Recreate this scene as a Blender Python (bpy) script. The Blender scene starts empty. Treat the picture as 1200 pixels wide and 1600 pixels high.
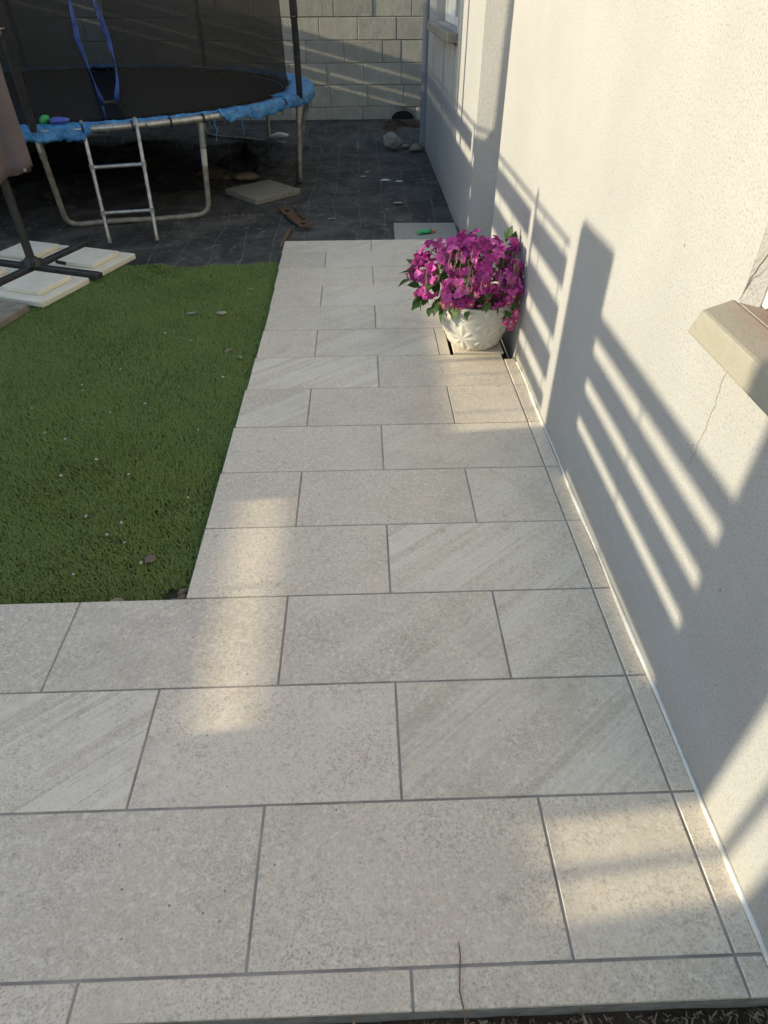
import bpy, bmesh, math, random
import numpy as np
from mathutils import Vector, Matrix, Quaternion

random.seed(7)
rng = np.random.default_rng(7)
scene = bpy.context.scene
COL = scene.collection
RAD = math.radians

# ------------------------------------------------------------------ camera
def rot3(rx, ry, rz):
    return Matrix.Rotation(rz, 3, 'Z') @ Matrix.Rotation(rx, 3, 'X') @ Matrix.Rotation(ry, 3, 'Y')
cam_data = bpy.data.cameras.new('camera')
cam = bpy.data.objects.new('camera', cam_data)
COL.objects.link(cam)
cam_data.sensor_fit = 'VERTICAL'
cam_data.sensor_height = 36.0
cam_data.lens = 36.0 * 1000.0 / 1600.0
cam_data.clip_start = 0.02
cam_data.clip_end = 2000.0
cam.matrix_world = Matrix.Translation((-0.0581, -0.0557, 1.3932)) @ rot3(0.8770, 0.0040, -0.0359).to_4x4()
scene.camera = cam

# ------------------------------------------------------------------ light
SUN_DIR = Vector((1.0, 0.09, -0.233)).normalized()      # direction the light travels
elev = math.asin(-SUN_DIR.z)
world = bpy.data.worlds.new('World')
scene.world = world
world.use_nodes = True
wn = world.node_tree
bg = wn.nodes['Background']
sky = wn.nodes.new('ShaderNodeTexSky')
sky.sky_type = 'NISHITA'
sky.sun_disc = False
sky.sun_elevation = elev
sky.sun_rotation = math.atan2(-SUN_DIR.x, -SUN_DIR.y)
sky.air_density = 1.0
sky.dust_density = 0.75
sky.ozone_density = 1.0
wn.links.new(sky.outputs[0], bg.inputs[0])
bg.inputs[1].default_value = 0.15
sun_data = bpy.data.lights.new('sun', 'SUN')
sun_data.energy = 2.7
sun_data.angle = RAD(0.38)
sun_data.color = (1.0, 0.875, 0.63)
sun = bpy.data.objects.new('sun', sun_data)
COL.objects.link(sun)
sun.rotation_euler = SUN_DIR.to_track_quat('-Z', 'Y').to_euler()
sun.location = (-8, -2, 6)
scene.view_settings.view_transform = 'Standard'
scene.view_settings.look = 'None'
scene.view_settings.gamma = 1.0
scene.view_settings.use_curve_mapping = False
scene.view_settings.exposure = 1.13
scene.cycles.use_denoising = True
scene.cycles.max_bounces = 8
scene.cycles.diffuse_bounces = 5
scene.cycles.transparent_max_bounces = 12
scene.cycles.sample_clamp_indirect = 6.0

# ------------------------------------------------------------------ materials
MATS = {}
class NT:
    def __init__(self, name):
        self.m = bpy.data.materials.new(name)
        self.m.use_nodes = True
        self.t = self.m.node_tree
        self.b = self.t.nodes['Principled BSDF']
        MATS[name] = self.m
    def n(self, kind, **kw):
        nd = self.t.nodes.new(kind)
        for k, v in kw.items():
            if k.startswith('i_'):
                key = k[2:]
                key = int(key) if key.isdigit() else key.replace('_', ' ')
                nd.inputs[key].default_value = v
            else:
                setattr(nd, k, v)
        return nd
    def l(self, a, b):
        self.t.links.new(a, b)
    def coord(self, which='Object', rnd=0.0):
        tc = self.n('ShaderNodeTexCoord')
        o = tc.outputs[which]
        if rnd:
            oi = self.n('ShaderNodeObjectInfo')
            mu = self.n('ShaderNodeMath', operation='MULTIPLY')
            self.l(oi.outputs['Random'], mu.inputs[0]); mu.inputs[1].default_value = rnd
            va = self.n('ShaderNodeVectorMath', operation='ADD')
            self.l(o, va.inputs[0]); self.l(mu.outputs[0], va.inputs[1])
            o = va.outputs[0]
        return o
    def noise(self, vec, scale, detail=4, rough=0.55, dist=0.0):
        nd = self.n('ShaderNodeTexNoise')
        nd.inputs['Scale'].default_value = scale
        nd.inputs['Detail'].default_value = detail
        nd.inputs['Roughness'].default_value = rough
        nd.inputs['Distortion'].default_value = dist
        self.l(vec, nd.inputs['Vector'])
        return nd.outputs[0]
    def ramp(self, fac, stops, interp='LINEAR'):
        nd = self.n('ShaderNodeValToRGB')
        cr = nd.color_ramp
        cr.interpolation = interp
        while len(cr.elements) < len(stops):
            cr.elements.new(0.5)
        for e, (p, c) in zip(cr.elements, stops):
            e.position = p
            e.color = (c[0], c[1], c[2], 1) if hasattr(c, '__len__') else (c, c, c, 1)
        self.l(fac, nd.inputs[0])
        return nd.outputs[0]
    def mix(self, fac, a, b, mode='MIX'):
        nd = self.n('ShaderNodeMix', data_type='RGBA', blend_type=mode)
        for sock, v in ((nd.inputs[0], fac), (nd.inputs[6], a), (nd.inputs[7], b)):
            if hasattr(v, 'links') or hasattr(v, 'is_output'):
                self.l(v, sock)
            elif hasattr(v, '__len__'):
                sock.default_value = (v[0], v[1], v[2], 1)
            else:
                sock.default_value = v
        return nd.outputs[2]
    def math(self, op, a, b=None):
        nd = self.n('ShaderNodeMath', operation=op)
        for s, v in zip(nd.inputs, (a, b)):
            if v is None: continue
            if hasattr(v, 'is_output'): self.l(v, s)
            else: s.default_value = v
        return nd.outputs[0]
    def bump(self, h, strength=0.3, dist=0.01):
        nd = self.n('ShaderNodeBump')
        nd.inputs['Strength'].default_value = strength
        nd.inputs['Distance'].default_value = dist
        self.l(h, nd.inputs['Height'])
        self.l(nd.outputs[0], self.b.inputs['Normal'])
    def set(self, color=None, rough=None, metal=None, spec=None):
        for key, v in (('Base Color', color), ('Roughness', rough), ('Metallic', metal), ('Specular IOR Level', spec)):
            if v is None: continue
            s = self.b.inputs[key]
            if hasattr(v, 'is_output'): self.l(v, s)
            elif hasattr(v, '__len__'): s.default_value = (v[0], v[1], v[2], 1)
            else: s.default_value = v

def simple(name, col, col2=None, scale=20, rough=0.6, metal=0.0, bump=0.0, bscale=None, rnd=3.0, spec=0.5, bdist=0.004):
    t = NT(name)
    c = t.coord('Object', rnd)
    nz = t.noise(c, scale, 5)
    t.set(t.mix(t.ramp(nz, [(0.35, 0), (0.65, 1)]), col, col2 or tuple(x * 0.75 for x in col)), rough, metal, spec)
    if bump:
        t.bump(t.noise(c, bscale or scale * 3, 4), bump, bdist)
    return t.m

# stone look porcelain tile: speckle, cloudy tone, diagonal veins where obj['vein'] > 0
t = NT('tile_stone')
c = t.coord('Object', 37.0)
oi = t.n('ShaderNodeObjectInfo')
cloud = t.noise(c, 4.0, 6, 0.65)
base = t.mix(t.ramp(cloud, [(0.3, 0), (0.7, 1)]), (0.70, 0.595, 0.455), (0.78, 0.67, 0.525))
tone = t.math('ADD', t.math('MULTIPLY', oi.outputs['Random'], 0.15), 0.925)
gm = t.n('ShaderNodeVectorMath', operation='SCALE'); t.l(base, gm.inputs[0]); t.l(tone, gm.inputs['Scale'])
base = gm.outputs[0]
gr = t.noise(c, 190, 3, 0.7)
gr2 = t.noise(c, 75, 4, 0.7)
zone = t.noise(c, 7.0, 4, 0.6)
base = t.mix(t.math('MULTIPLY', t.ramp(gr, [(0.35, 0.8), (0.52, 0)]), t.ramp(zone, [(0.3, 0.35), (0.65, 1.0)])), base, (0.33, 0.285, 0.225))
base = t.mix(t.ramp(gr2, [(0.50, 0), (0.66, 0.8)]), base, (0.85, 0.77, 0.62))
base = t.mix(t.ramp(t.noise(c, 38, 5, 0.75), [(0.30, 0.7), (0.43, 0)]), base, (0.38, 0.335, 0.25))
vor = t.n('ShaderNodeTexVoronoi'); vor.inputs['Scale'].default_value = 17; t.l(c, vor.inputs['Vector'])
base = t.mix(t.ramp(vor.outputs['Distance'], [(0.03, 0.85), (0.055, 0)]), base, (0.16, 0.14, 0.115))
mp = t.n('ShaderNodeMapping'); mp.inputs['Rotation'].default_value = (0, 0, RAD(-38)); t.l(c, mp.inputs[0])
mp2 = t.n('ShaderNodeMapping'); mp2.inputs['Scale'].default_value = (0.5, 16, 1); t.l(mp.outputs[0], mp2.inputs[0])
vn = t.noise(mp2.outputs[0], 1.3, 7, 0.66, 0.35)
mp3 = t.n('ShaderNodeMapping'); mp3.inputs['Scale'].default_value = (0.35, 2.6, 1); t.l(mp.outputs[0], mp3.inputs[0])
vmask = t.ramp(t.noise(mp3.outputs[0], 2.4, 3, 0.5), [(0.38, 0.0), (0.52, 1.0)])
at = t.n('ShaderNodeAttribute'); at.attribute_type = 'OBJECT'; at.attribute_name = 'vein'
vamt = t.math('MULTIPLY', vmask, at.outputs['Fac'])
vf = t.math('MULTIPLY', t.ramp(vn, [(0.44, 0), (0.52, 0.75), (0.57, 0.2), (0.66, 0.8)]), vamt)
base = t.mix(vf, base, (0.86, 0.785, 0.64))
vd = t.math('MULTIPLY', t.ramp(vn, [(0.32, 0.5), (0.45, 0)]), vamt)
base = t.mix(vd, base, (0.48, 0.42, 0.31))
blot = t.noise(c, 2.2, 6, 0.7, 0.6)
base = t.mix(t.ramp(blot, [(0.52, 0), (0.72, 0.38)]), base, (0.42, 0.36, 0.265))
t.set(base, t.ramp(gr2, [(0.3, 0.30), (0.7, 0.46)]), 0.0, 0.5)
t.bump(gr2, 0.4, 0.0016)

# render on the house walls
t = NT('plaster')
c = t.coord('Object')
n1 = t.noise(c, 2.3, 5, 0.6)
n2 = t.noise(c, 190, 2, 0.5)
n3 = t.noise(c, 75, 3, 0.55)
base = t.mix(t.ramp(n1, [(0.35, 0), (0.7, 1)]), (0.400, 0.400, 0.394), (0.360, 0.360, 0.353))
base = t.mix(t.ramp(n2, [(0.34, 0.75), (0.46, 0)]), base, (0.28, 0.27, 0.245))
v = t.n('ShaderNodeTexVoronoi'); v.inputs['Scale'].default_value = 26; t.l(c, v.inputs['Vector'])
base = t.mix(t.ramp(v.outputs['Distance'], [(0.025, 0.75), (0.06, 0)]), base, (0.36, 0.33, 0.27))
sx = t.n('ShaderNodeSeparateXYZ'); t.l(c, sx.inputs[0])
low = t.math('ADD', sx.outputs['Z'], t.math('MULTIPLY', t.noise(c, 9, 5, 0.7), 0.10))
base = t.mix(t.ramp(low, [(0.02, 0.55), (0.10, 0.16), (0.18, 0)]), base, (0.36, 0.32, 0.24))
t.set(base, 0.85, 0.0, 0.25)
t.bump(t.math('ADD', t.math('ADD', t.math('MULTIPLY', n3, 0.8), t.math('MULTIPLY', n2, 0.5)), t.math('MULTIPLY', t.noise(c, 14, 5, 0.6), 0.9)), 0.55, 0.006)

# coarser render in the alcove jamb shares the same plaster

t = NT('block_concrete')
c = t.coord('Object', 11.0)
oi = t.n('ShaderNodeObjectInfo')
n1 = t.noise(c, 9, 6, 0.65); n2 = t.noise(c, 120, 3, 0.6)
base = t.mix(t.ramp(n1, [(0.3, 0), (0.7, 1)]), (0.45, 0.42, 0.345), (0.58, 0.545, 0.455))
base = t.mix(t.ramp(n2, [(0.3, 0.6), (0.45, 0)]), base, (0.19, 0.175, 0.145))
tone = t.math('ADD', t.math('MULTIPLY', oi.outputs['Random'], 0.24), 0.88)
gm = t.n('ShaderNodeVectorMath', operation='SCALE'); t.l(base, gm.inputs[0]); t.l(tone, gm.inputs['Scale'])
t.set(gm.outputs[0], 0.95, 0, 0.15)
t.bump(t.math('ADD', n2, t.math('MULTIPLY', n1, 1.5)), 0.8, 0.012)

simple('mortar', (0.46, 0.43, 0.355), (0.20, 0.185, 0.155), 5, 0.95, bump=0.6)
simple('grout', (0.40, 0.38, 0.345), (0.27, 0.255, 0.23), 12, 0.9, bump=0.3)
simple('bed_concrete', (0.27, 0.255, 0.22), (0.18, 0.165, 0.14), 25, 0.95, bump=0.6)
simple('silicone', (0.78, 0.77, 0.72), (0.55, 0.52, 0.44), 14, 0.5, bump=0.4)
simple('mold', (0.10, 0.085, 0.05), (0.22, 0.19, 0.12), 60, 0.95, bump=0.5)
t = NT('sill_stone')
c = t.coord('Object')
sx = t.n('ShaderNodeSeparateXYZ'); t.l(c, sx.inputs[0])
g = t.mix(t.noise(c, 45, 5, 0.7), (0.27, 0.257, 0.205), (0.36, 0.345, 0.285))
st = t.mix(t.noise(c, 22, 6, 0.7, 0.6), (0.25, 0.20, 0.15), (0.38, 0.325, 0.26))
xm = t.math('ADD', sx.outputs['X'], t.math('MULTIPLY', t.math('SUBTRACT', t.noise(c, 16, 5, 0.7), 0.5), 0.05))
g = t.mix(t.ramp(t.math('ADD', xm, 0.5), [(0.462, 0), (0.485, 0.9)]), g, st)
t.set(g, 0.85, 0, 0.25)
t.bump(t.noise(c, 160, 4, 0.7), 0.5, 0.003)
simple('sill_stain', (0.26, 0.215, 0.165), (0.33, 0.285, 0.23), 9, 0.85, bump=0.3, bscale=90)
simple('white_frame', (0.78, 0.77, 0.73), (0.70, 0.69, 0.65), 8, 0.4)
simple('curtain_red', (0.30, 0.12, 0.09), (0.42, 0.22, 0.17), 60, 0.9)
simple('pipe_grey', (0.27, 0.29, 0.32), (0.22, 0.24, 0.265), 6, 0.5)
simple('fence_board', (0.30, 0.25, 0.19), (0.22, 0.18, 0.135), 6, 0.85)
simple('galvanised', (0.56, 0.55, 0.52), (0.36, 0.34, 0.30), 26, 0.42, 0.75, bump=0.15)
simple('rusty_tube', (0.42, 0.39, 0.34), (0.26, 0.21, 0.16), 18, 0.6, 0.4)
simple('foam_black', (0.012, 0.012, 0.013), (0.03, 0.028, 0.025), 15, 0.8, bump=0.4)
simple('jump_mat', (0.006, 0.0065, 0.008), (0.011, 0.012, 0.013), 6, 0.9, spec=0.08)
simple('pad_blue', (0.03, 0.16, 0.40), (0.085, 0.31, 0.56), 16, 0.42, bump=0.9, bscale=22, bdist=0.03)
simple('strap_blue', (0.015, 0.035, 0.19), (0.04, 0.10, 0.36), 20, 0.5)
simple('rag_dark', (0.02, 0.03, 0.045), (0.05, 0.09, 0.14), 30, 0.9)
simple('canopy_taupe', (0.17, 0.135, 0.135), (0.13, 0.10, 0.103), 5, 0.85, bump=0.3, bscale=160)
simple('pole_dark', (0.065, 0.063, 0.060), (0.045, 0.043, 0.042), 8, 0.45, 0.3)
simple('paver_cream', (0.86, 0.80, 0.64), (0.78, 0.72, 0.57), 12, 0.9, bump=0.5, bscale=70)
simple('paver_old', (0.33, 0.295, 0.235), (0.21, 0.185, 0.15), 18, 0.95, bump=0.7, bscale=50)
simple('paver_grey', (0.30, 0.275, 0.225), (0.22, 0.20, 0.16), 40, 0.95, bump=0.7, bscale=120)
simple('rust', (0.17, 0.085, 0.045), (0.095, 0.05, 0.03), 30, 0.9, 0.2, bump=0.5)
simple('rock_pale', (0.42, 0.39, 0.33), (0.22, 0.20, 0.17), 14, 0.95, bump=0.8, bscale=30)
simple('rock_brown', (0.22, 0.17, 0.115), (0.15, 0.115, 0.08), 12, 0.95, bump=0.7)
simple('wood_stick', (0.20, 0.13, 0.08), (0.12, 0.08, 0.05), 20, 0.9)
simple('toy_green', (0.05, 0.42, 0.12), (0.08, 0.52, 0.18), 20, 0.4)
simple('toy_orange', (0.75, 0.16, 0.06), (0.75, 0.2, 0.1), 20, 0.4)
simple('toy_purple', (0.08, 0.09, 0.45), (0.10, 0.14, 0.50), 20, 0.4)
simple('plastic_white', (0.70, 0.70, 0.68), (0.6, 0.6, 0.58), 20, 0.6)
simple('tarp_black', (0.010, 0.010, 0.010), (0.022, 0.020, 0.018), 9, 0.75, bump=0.6, bscale=25, bdist=0.02)
simple('pot_white', (0.60, 0.585, 0.525), (0.54, 0.52, 0.455), 10, 0.42)
simple('potting_soil', (0.04, 0.03, 0.02), (0.07, 0.05, 0.035), 60, 1.0, bump=0.8)
simple('stem_tan', (0.26, 0.19, 0.10), (0.17, 0.15, 0.07), 30, 0.7)
simple('stone_chip', (0.62, 0.60, 0.53), (0.45, 0.42, 0.36), 40, 0.9)
simple('dry_leaf', (0.36, 0.28, 0.17), (0.22, 0.17, 0.10), 30, 0.9)
simple('door_grey', (0.35, 0.33, 0.29), (0.30, 0.285, 0.25), 8, 0.5)
simple('roof_grey', (0.25, 0.24, 0.22), (0.18, 0.17, 0.16), 8, 0.9)
simple('label_white', (0.62, 0.60, 0.55), (0.50, 0.48, 0.43), 25, 0.6)
simple('tile_dirty', (0.40, 0.38, 0.335), (0.31, 0.29, 0.25), 60, 0.7, bump=0.3)
simple('dark_void', (0.012, 0.011, 0.010), (0.02, 0.018, 0.015), 8, 1.0)
simple('crack_dark', (0.36, 0.34, 0.29), (0.29, 0.27, 0.22), 8, 1.0)

def petal_mat(name, c1, c2, c3):
    t = NT(name)
    c = t.coord('Object', 5.0)
    oi = t.n('ShaderNodeObjectInfo')
    col = t.ramp(oi.outputs['Random'], [(0.0, c1), (0.5, c2), (1.0, c3)])
    col = t.mix(t.ramp(t.noise(c, 60, 3), [(0.4, 0), (0.7, 0.5)]), col, tuple(min(1, x * 1.5 + 0.02) for x in c2))
    t.set(col, 0.6, 0.0, 0.3)
    tr = t.n('ShaderNodeBsdfTranslucent'); t.l(col, tr.inputs[0])
    mx = t.n('ShaderNodeMixShader'); mx.inputs[0].default_value = 0.3
    t.l(t.b.outputs[0], mx.inputs[1]); t.l(tr.outputs[0], mx.inputs[2])
    out = [n for n in t.t.nodes if n.type == 'OUTPUT_MATERIAL'][0]
    t.l(mx.outputs[0], out.inputs[0])
petal_mat('petal_magenta', (0.20, 0.010, 0.11), (0.48, 0.05, 0.29), (0.70, 0.18, 0.50))
petal_mat('petal_pink', (0.45, 0.03, 0.13), (0.58, 0.07, 0.20), (0.66, 0.14, 0.28))
petal_mat('petal_pale', (0.80, 0.55, 0.55), (0.85, 0.65, 0.62), (0.85, 0.7, 0.68))
petal_mat('leaf_green', (0.035, 0.075, 0.022), (0.055, 0.115, 0.03), (0.13, 0.20, 0.06))

# safety net: open weave, about half of it holes
t = NT('net_mesh')
c = t.coord('Object')
t.set(t.mix(t.noise(c, 3, 4), (0.024, 0.023, 0.021), (0.045, 0.043, 0.039)), 0.9, 0, 0.2)
tr = t.n('ShaderNodeBsdfTransparent')
mx = t.n('ShaderNodeMixShader'); mx.inputs[0].default_value = 0.70
t.l(tr.outputs[0], mx.inputs[1]); t.l(t.b.outputs[0], mx.inputs[2])
out = [n for n in t.t.nodes if n.type == 'OUTPUT_MATERIAL'][0]
t.l(mx.outputs[0], out.inputs[0])

t = NT('glass_dark')
t.set((0.10, 0.11, 0.115), 0.08, 0.0, 0.6)

# woven weed membrane with printed white guide lines every 0.2 m and dust
t = NT('membrane')
c = t.coord('Object')
sx = t.n('ShaderNodeSeparateXYZ'); t.l(c, sx.inputs[0])
wob = t.math('MULTIPLY', t.math('SUBTRACT', t.noise(c, 1.6, 5), 0.5), 0.13)
xx = t.math('ADD', t.math('ADD', sx.outputs['X'], wob), 10.03)
fr = t.math('ABSOLUTE', t.math('SUBTRACT', t.math('FRACT', t.math('DIVIDE', xx, 0.205)), 0.5))
line = t.math('MULTIPLY', t.ramp(fr, [(0.006, 1), (0.016, 0)]), t.ramp(t.noise(c, 6, 4), [(0.38, 0.12), (0.62, 0.75)]))
d1 = t.noise(c, 2.6, 7, 0.7, 0.8)
d2 = t.noise(c, 14, 6, 0.75, 0.5)
base = t.mix(t.ramp(d1, [(0.42, 0), (0.80, 1)]), (0.036, 0.034, 0.030), (0.15, 0.138, 0.118))
base = t.mix(t.ramp(d2, [(0.56, 0), (0.72, 0.6)]), base, (0.38, 0.355, 0.31))
base = t.mix(line, base, (0.27, 0.26, 0.23))
t.set(base, 0.75, 0, 0.35)
t.bump(t.math('ADD', d2, t.math('MULTIPLY', t.noise(c, 320, 1), 0.25)), 0.22, 0.008)

t = NT('soil')
c = t.coord('Object')
n1 = t.noise(c, 3, 6, 0.7); n2 = t.noise(c, 60, 5, 0.7)
base = t.mix(t.ramp(n1, [(0.35, 0), (0.65, 1)]), (0.060, 0.045, 0.030), (0.12, 0.095, 0.065))
base = t.mix(t.ramp(n2, [(0.55, 0), (0.7, 0.6)]), base, (0.22, 0.185, 0.13))
t.set(base, 0.95, 0, 0.15)
t.bump(n2, 0.9, 0.03)

# artificial turf blades, tone varies along the lawn
t = NT('turf')
c = t.coord('Object')
n1 = t.noise(c, 2.2, 4, 0.6); n2 = t.noise(c, 160, 2, 0.6)
base = t.mix(t.ramp(n1, [(0.35, 0), (0.65, 1)]), (0.082, 0.155, 0.025), (0.135, 0.215, 0.040))
base = t.mix(t.ramp(n2, [(0.35, 0), (0.65, 0.8)]), base, (0.245, 0.335, 0.09))
base = t.mix(t.ramp(t.noise(c, 300, 2), [(0.56, 0), (0.68, 0.7)]), base, (0.38, 0.42, 0.16))
t.set(base, 0.55, 0, 0.35)
simple('turf_back', (0.018, 0.028, 0.008), (0.03, 0.042, 0.012), 80, 0.95)
simple('litter_brown', (0.13, 0.095, 0.06), (0.26, 0.21, 0.14), 60, 0.95)

# ------------------------------------------------------------------ mesh helpers
def M(n): return MATS[n]

def link(o, parent=None):
    COL.objects.link(o)
    if parent is not None:
        o.parent = parent
    return o

def from_py(name, verts, faces, mat, parent=None, smooth=False, loc=None):
    me = bpy.data.meshes.new(name)
    me.from_pydata([tuple(v) for v in verts], [], faces)
    me.update()
    if mat: me.materials.append(M(mat))
    if smooth:
        me.polygons.foreach_set('use_smooth', [True] * len(me.polygons))
    o = bpy.data.objects.new(name, me)
    if loc is not None: o.location = loc
    return link(o, parent)

def from_mesh(name, me, parent=None, loc=(0, 0, 0), rot=None, scale=None):
    o = bpy.data.objects.new(name, me)
    o.location = loc
    if rot is not None: o.rotation_euler = rot
    if scale is not None: o.scale = scale
    return link(o, parent)

def empty(name, loc, label=None, cat=None, group=None, rz=0.0):
    o = bpy.data.objects.new(name, None)
    o.empty_display_size = 0.1
    o.location = loc
    o.rotation_euler = (0, 0, rz)
    link(o)
    tag(o, label, cat, group)
    return o

def tag(o, label=None, cat=None, group=None, kind=None):
    if label: o['label'] = label
    if cat: o['category'] = cat
    if group: o['group'] = group
    if kind: o['kind'] = kind
    return o

class MB:
    """collects boxes / tubes / sheets, builds one mesh"""
    def __init__(self): self.v = []; self.f = []; self.sm = []
    def add(self, verts, faces, smooth=False):
        o = len(self.v)
        self.v += [tuple(p) for p in verts]
        self.f += [tuple(i + o for i in f) for f in faces]
        self.sm += [smooth] * len(faces)
        return self
    def box(self, lo, hi, bevel=0.0, mat=None):
        x0, y0, z0 = lo; x1, y1, z1 = hi
        if bevel <= 0:
            vs = [(x0, y0, z0), (x1, y0, z0), (x1, y1, z0), (x0, y1, z0), (x0, y0, z1), (x1, y0, z1), (x1, y1, z1), (x0, y1, z1)]
            fs = [(0, 3, 2, 1), (4, 5, 6, 7), (0, 1, 5, 4), (1, 2, 6, 5), (2, 3, 7, 6), (3, 0, 4, 7)]
        else:
            b = min(bevel, (x1 - x0) * .4, (y1 - y0) * .4, (z1 - z0) * .4)
            bm = bmesh.new()
            bmesh.ops.create_cube(bm, size=1.0)
            for vv in bm.verts:
                vv.co = ((x0 + x1) / 2 + vv.co.x * (x1 - x0), (y0 + y1) / 2 + vv.co.y * (y1 - y0), (z0 + z1) / 2 + vv.co.z * (z1 - z0))
            bmesh.ops.bevel(bm, geom=list(bm.edges), offset=b, segments=1, affect='EDGES', profile=0.5)
            bm.verts.index_update()
            vs = [vv.co[:] for vv in bm.verts]
            fs = [tuple(vv.index for vv in ff.verts) for ff in bm.faces]
            bm.free()
        if mat is not None:
            vs = [tuple(mat @ Vector(p)) for p in vs]
        return self.add(vs, fs)
    def tube(self, pts, r, seg=10, caps=True, closed=False):
        pts = [Vector(p) for p in pts]
        n = len(pts)
        rs = r if hasattr(r, '__len__') else [r] * n
        tang = []
        for i in range(n):
            a = pts[(i - 1) % n] if (closed or i > 0) else pts[i]
            b = pts[(i + 1) % n] if (closed or i < n - 1) else pts[i]
            tt = b - a
            tang.append(tt.normalized() if tt.length > 1e-9 else Vector((0, 0, 1)))
        ref = Vector((0, 0, 1)) if abs(tang[0].z) < 0.9 else Vector((1, 0, 0))
        nrm = (ref - tang[0] * ref.dot(tang[0])).normalized()
        vs = []
        for i in range(n):
            nrm = (nrm - tang[i] * nrm.dot(tang[i])).normalized()
            bi = tang[i].cross(nrm)
            for k in range(seg):
                a = 2 * math.pi * k / seg
                vs.append(pts[i] + (nrm * math.cos(a) + bi * math.sin(a)) * rs[i])
        fs = []
        m = n if closed else n - 1
        for i in range(m):
            for k in range(seg):
                a = i * seg + k; b = i * seg + (k + 1) % seg
                c_ = ((i + 1) % n) * seg + (k + 1) % seg; d = ((i + 1) % n) * seg + k
                fs.append((a, b, c_, d))
        self.add(vs, fs, True)
        if caps and not closed:
            self.add(vs[:seg], [tuple(range(seg))[::-1]])
            self.add(vs[-seg:], [tuple(range(seg))])
        return self
    def lathe(self, prof, seg=24, center=(0, 0, 0)):
        vs = []; fs = []
        for r, z in prof:
            for k in range(seg):
                a = 2 * math.pi * k / seg
                vs.append((center[0] + r * math.cos(a), center[1] + r * math.sin(a), center[2] + z))
        for i in range(len(prof) - 1):
            for k in range(seg):
                fs.append((i * seg + k, i * seg + (k + 1) % seg, (i + 1) * seg + (k + 1) % seg, (i + 1) * seg + k))
        return self.add(vs, fs, True)
    def build(self, name, mat, parent=None, loc=None):
        me = bpy.data.meshes.new(name)
        me.from_pydata(self.v, [], self.f)
        me.update()
        me.materials.append(M(mat))
        me.polygons.foreach_set('use_smooth', self.sm)
        o = bpy.data.objects.new(name, me)
        if loc is not None: o.location = loc
        return link(o, parent)

def arc(cx, cz, r, a0, a1, n):
    return [(cx + r * math.cos(a0 + (a1 - a0) * i / n), cz + r * math.sin(a0 + (a1 - a0) * i / n)) for i in range(n + 1)]

def lump(name, size, mat, loc, seed, rough=0.25, parent=None, sub=3):
    bm = bmesh.new()
    bmesh.ops.create_icosphere(bm, subdivisions=sub, radius=1.0)
    r_ = random.Random(seed)
    ks = [(Vector((r_.uniform(-1, 1), r_.uniform(-1, 1), r_.uniform(-1, 1))).normalized(), r_.uniform(2, 7), r_.uniform(0, 6)) for _ in range(9)]
    for v_ in bm.verts:
        d = v_.co.normalized()
        h = sum(math.sin(d.dot(k) * f + p) / f for k, f, p in ks)
        rr = 1 + rough * h
        v_.co = Vector((d.x * size[0], d.y * size[1], d.z * size[2])) * rr
    zmin = min(v_.co.z for v_ in bm.verts)
    for v_ in bm.verts: v_.co.z -= zmin
    me = bpy.data.meshes.new(name)
    bm.to_mesh(me); bm.free()
    me.materials.append(M(mat))
    me.polygons.foreach_set('use_smooth', [True] * len(me.polygons))
    return from_mesh(name, me, parent, loc)

ZG = -0.06      # weed membrane level
ZT = -0.045     # turf backing level
XW = 0.66       # house wall face

# ------------------------------------------------------------------ ground
S = 400.0
o = from_py('ground', [(-S, -S, -0.14), (S, -S, -0.14), (S, S, -0.14), (-S, S, -0.14)], [(0, 1, 2, 3)], 'soil')
tag(o, kind='structure')

def vnoise(x, y, seed=0):
    return (np.sin(x * 1.7 + seed) * np.cos(y * 2.3 + seed * 2) + 0.5 * np.sin(x * 4.1 + y * 3.3 + seed * 3)
            + 0.35 * np.sin(x * 9.7 - y * 7.1 + seed) + 0.22 * np.sin(x * 19 + y * 23 + seed * 5) + 0.12 * np.sin(41 * x - 37 * y + seed))

# soil bed in front of the path
nx, ny = 70, 24
xs = np.linspace(-2.5, 0.66, nx); ys = np.linspace(-1.2, 0.30, ny)
X, Y = np.meshgrid(xs, ys)
Z = -0.055 + 0.008 * vnoise(X * 4, Y * 4, 1.3)
vs = np.stack([X.ravel(), Y.ravel(), Z.ravel()], 1)
fs = [(j * nx + i, j * nx + i + 1, (j + 1) * nx + i + 1, (j + 1) * nx + i) for j in range(ny - 1) for i in range(nx - 1)]
tag(from_py('soil_bed', vs, fs, 'soil', smooth=True), kind='structure')

# weed membrane sheet with wrinkles and a fold near the back
nx, ny = 150, 170
xs = np.linspace(-7.0, XW + 0.9, nx); ys = np.linspace(3.0, 9.93, ny)
X, Y = np.meshgrid(xs, ys)
Z = ZG + 0.004 * vnoise(X * .9 + .4 * np.sin(Y * 1.7), Y * 1.1 + .5 * np.sin(X * 2.3), 0.7) + 0.008 * np.exp(-((Y - 6.1 - .5 * X + .12 * np.sin(X * 5)) / .03) ** 2) + 0.008 * np.exp(-((Y - 5.2 - .8 * X + .1 * np.sin(X * 4)) / .03) ** 2)
fold = 8.05 + 0.09 * np.sin(X * 2.4) + 0.05 * np.sin(X * 6.1)
Z += np.where(X < 0.45, 0.10 * np.exp(-((Y - fold) / 0.06) ** 2), 0) * (0.6 + 0.4 * np.sin(X * 5.0 + 1))
Z += np.where(Y > fold, 0.012, 0)
Z += 0.05 * np.exp(-(((X - 0.62) / 0.25) ** 2 + ((Y - 8.6) / 0.5) ** 2))
Z = np.where(Y < 4.45, Z - 0.02, Z)
vs = np.stack([X.ravel(), Y.ravel(), Z.ravel()], 1)
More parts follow.
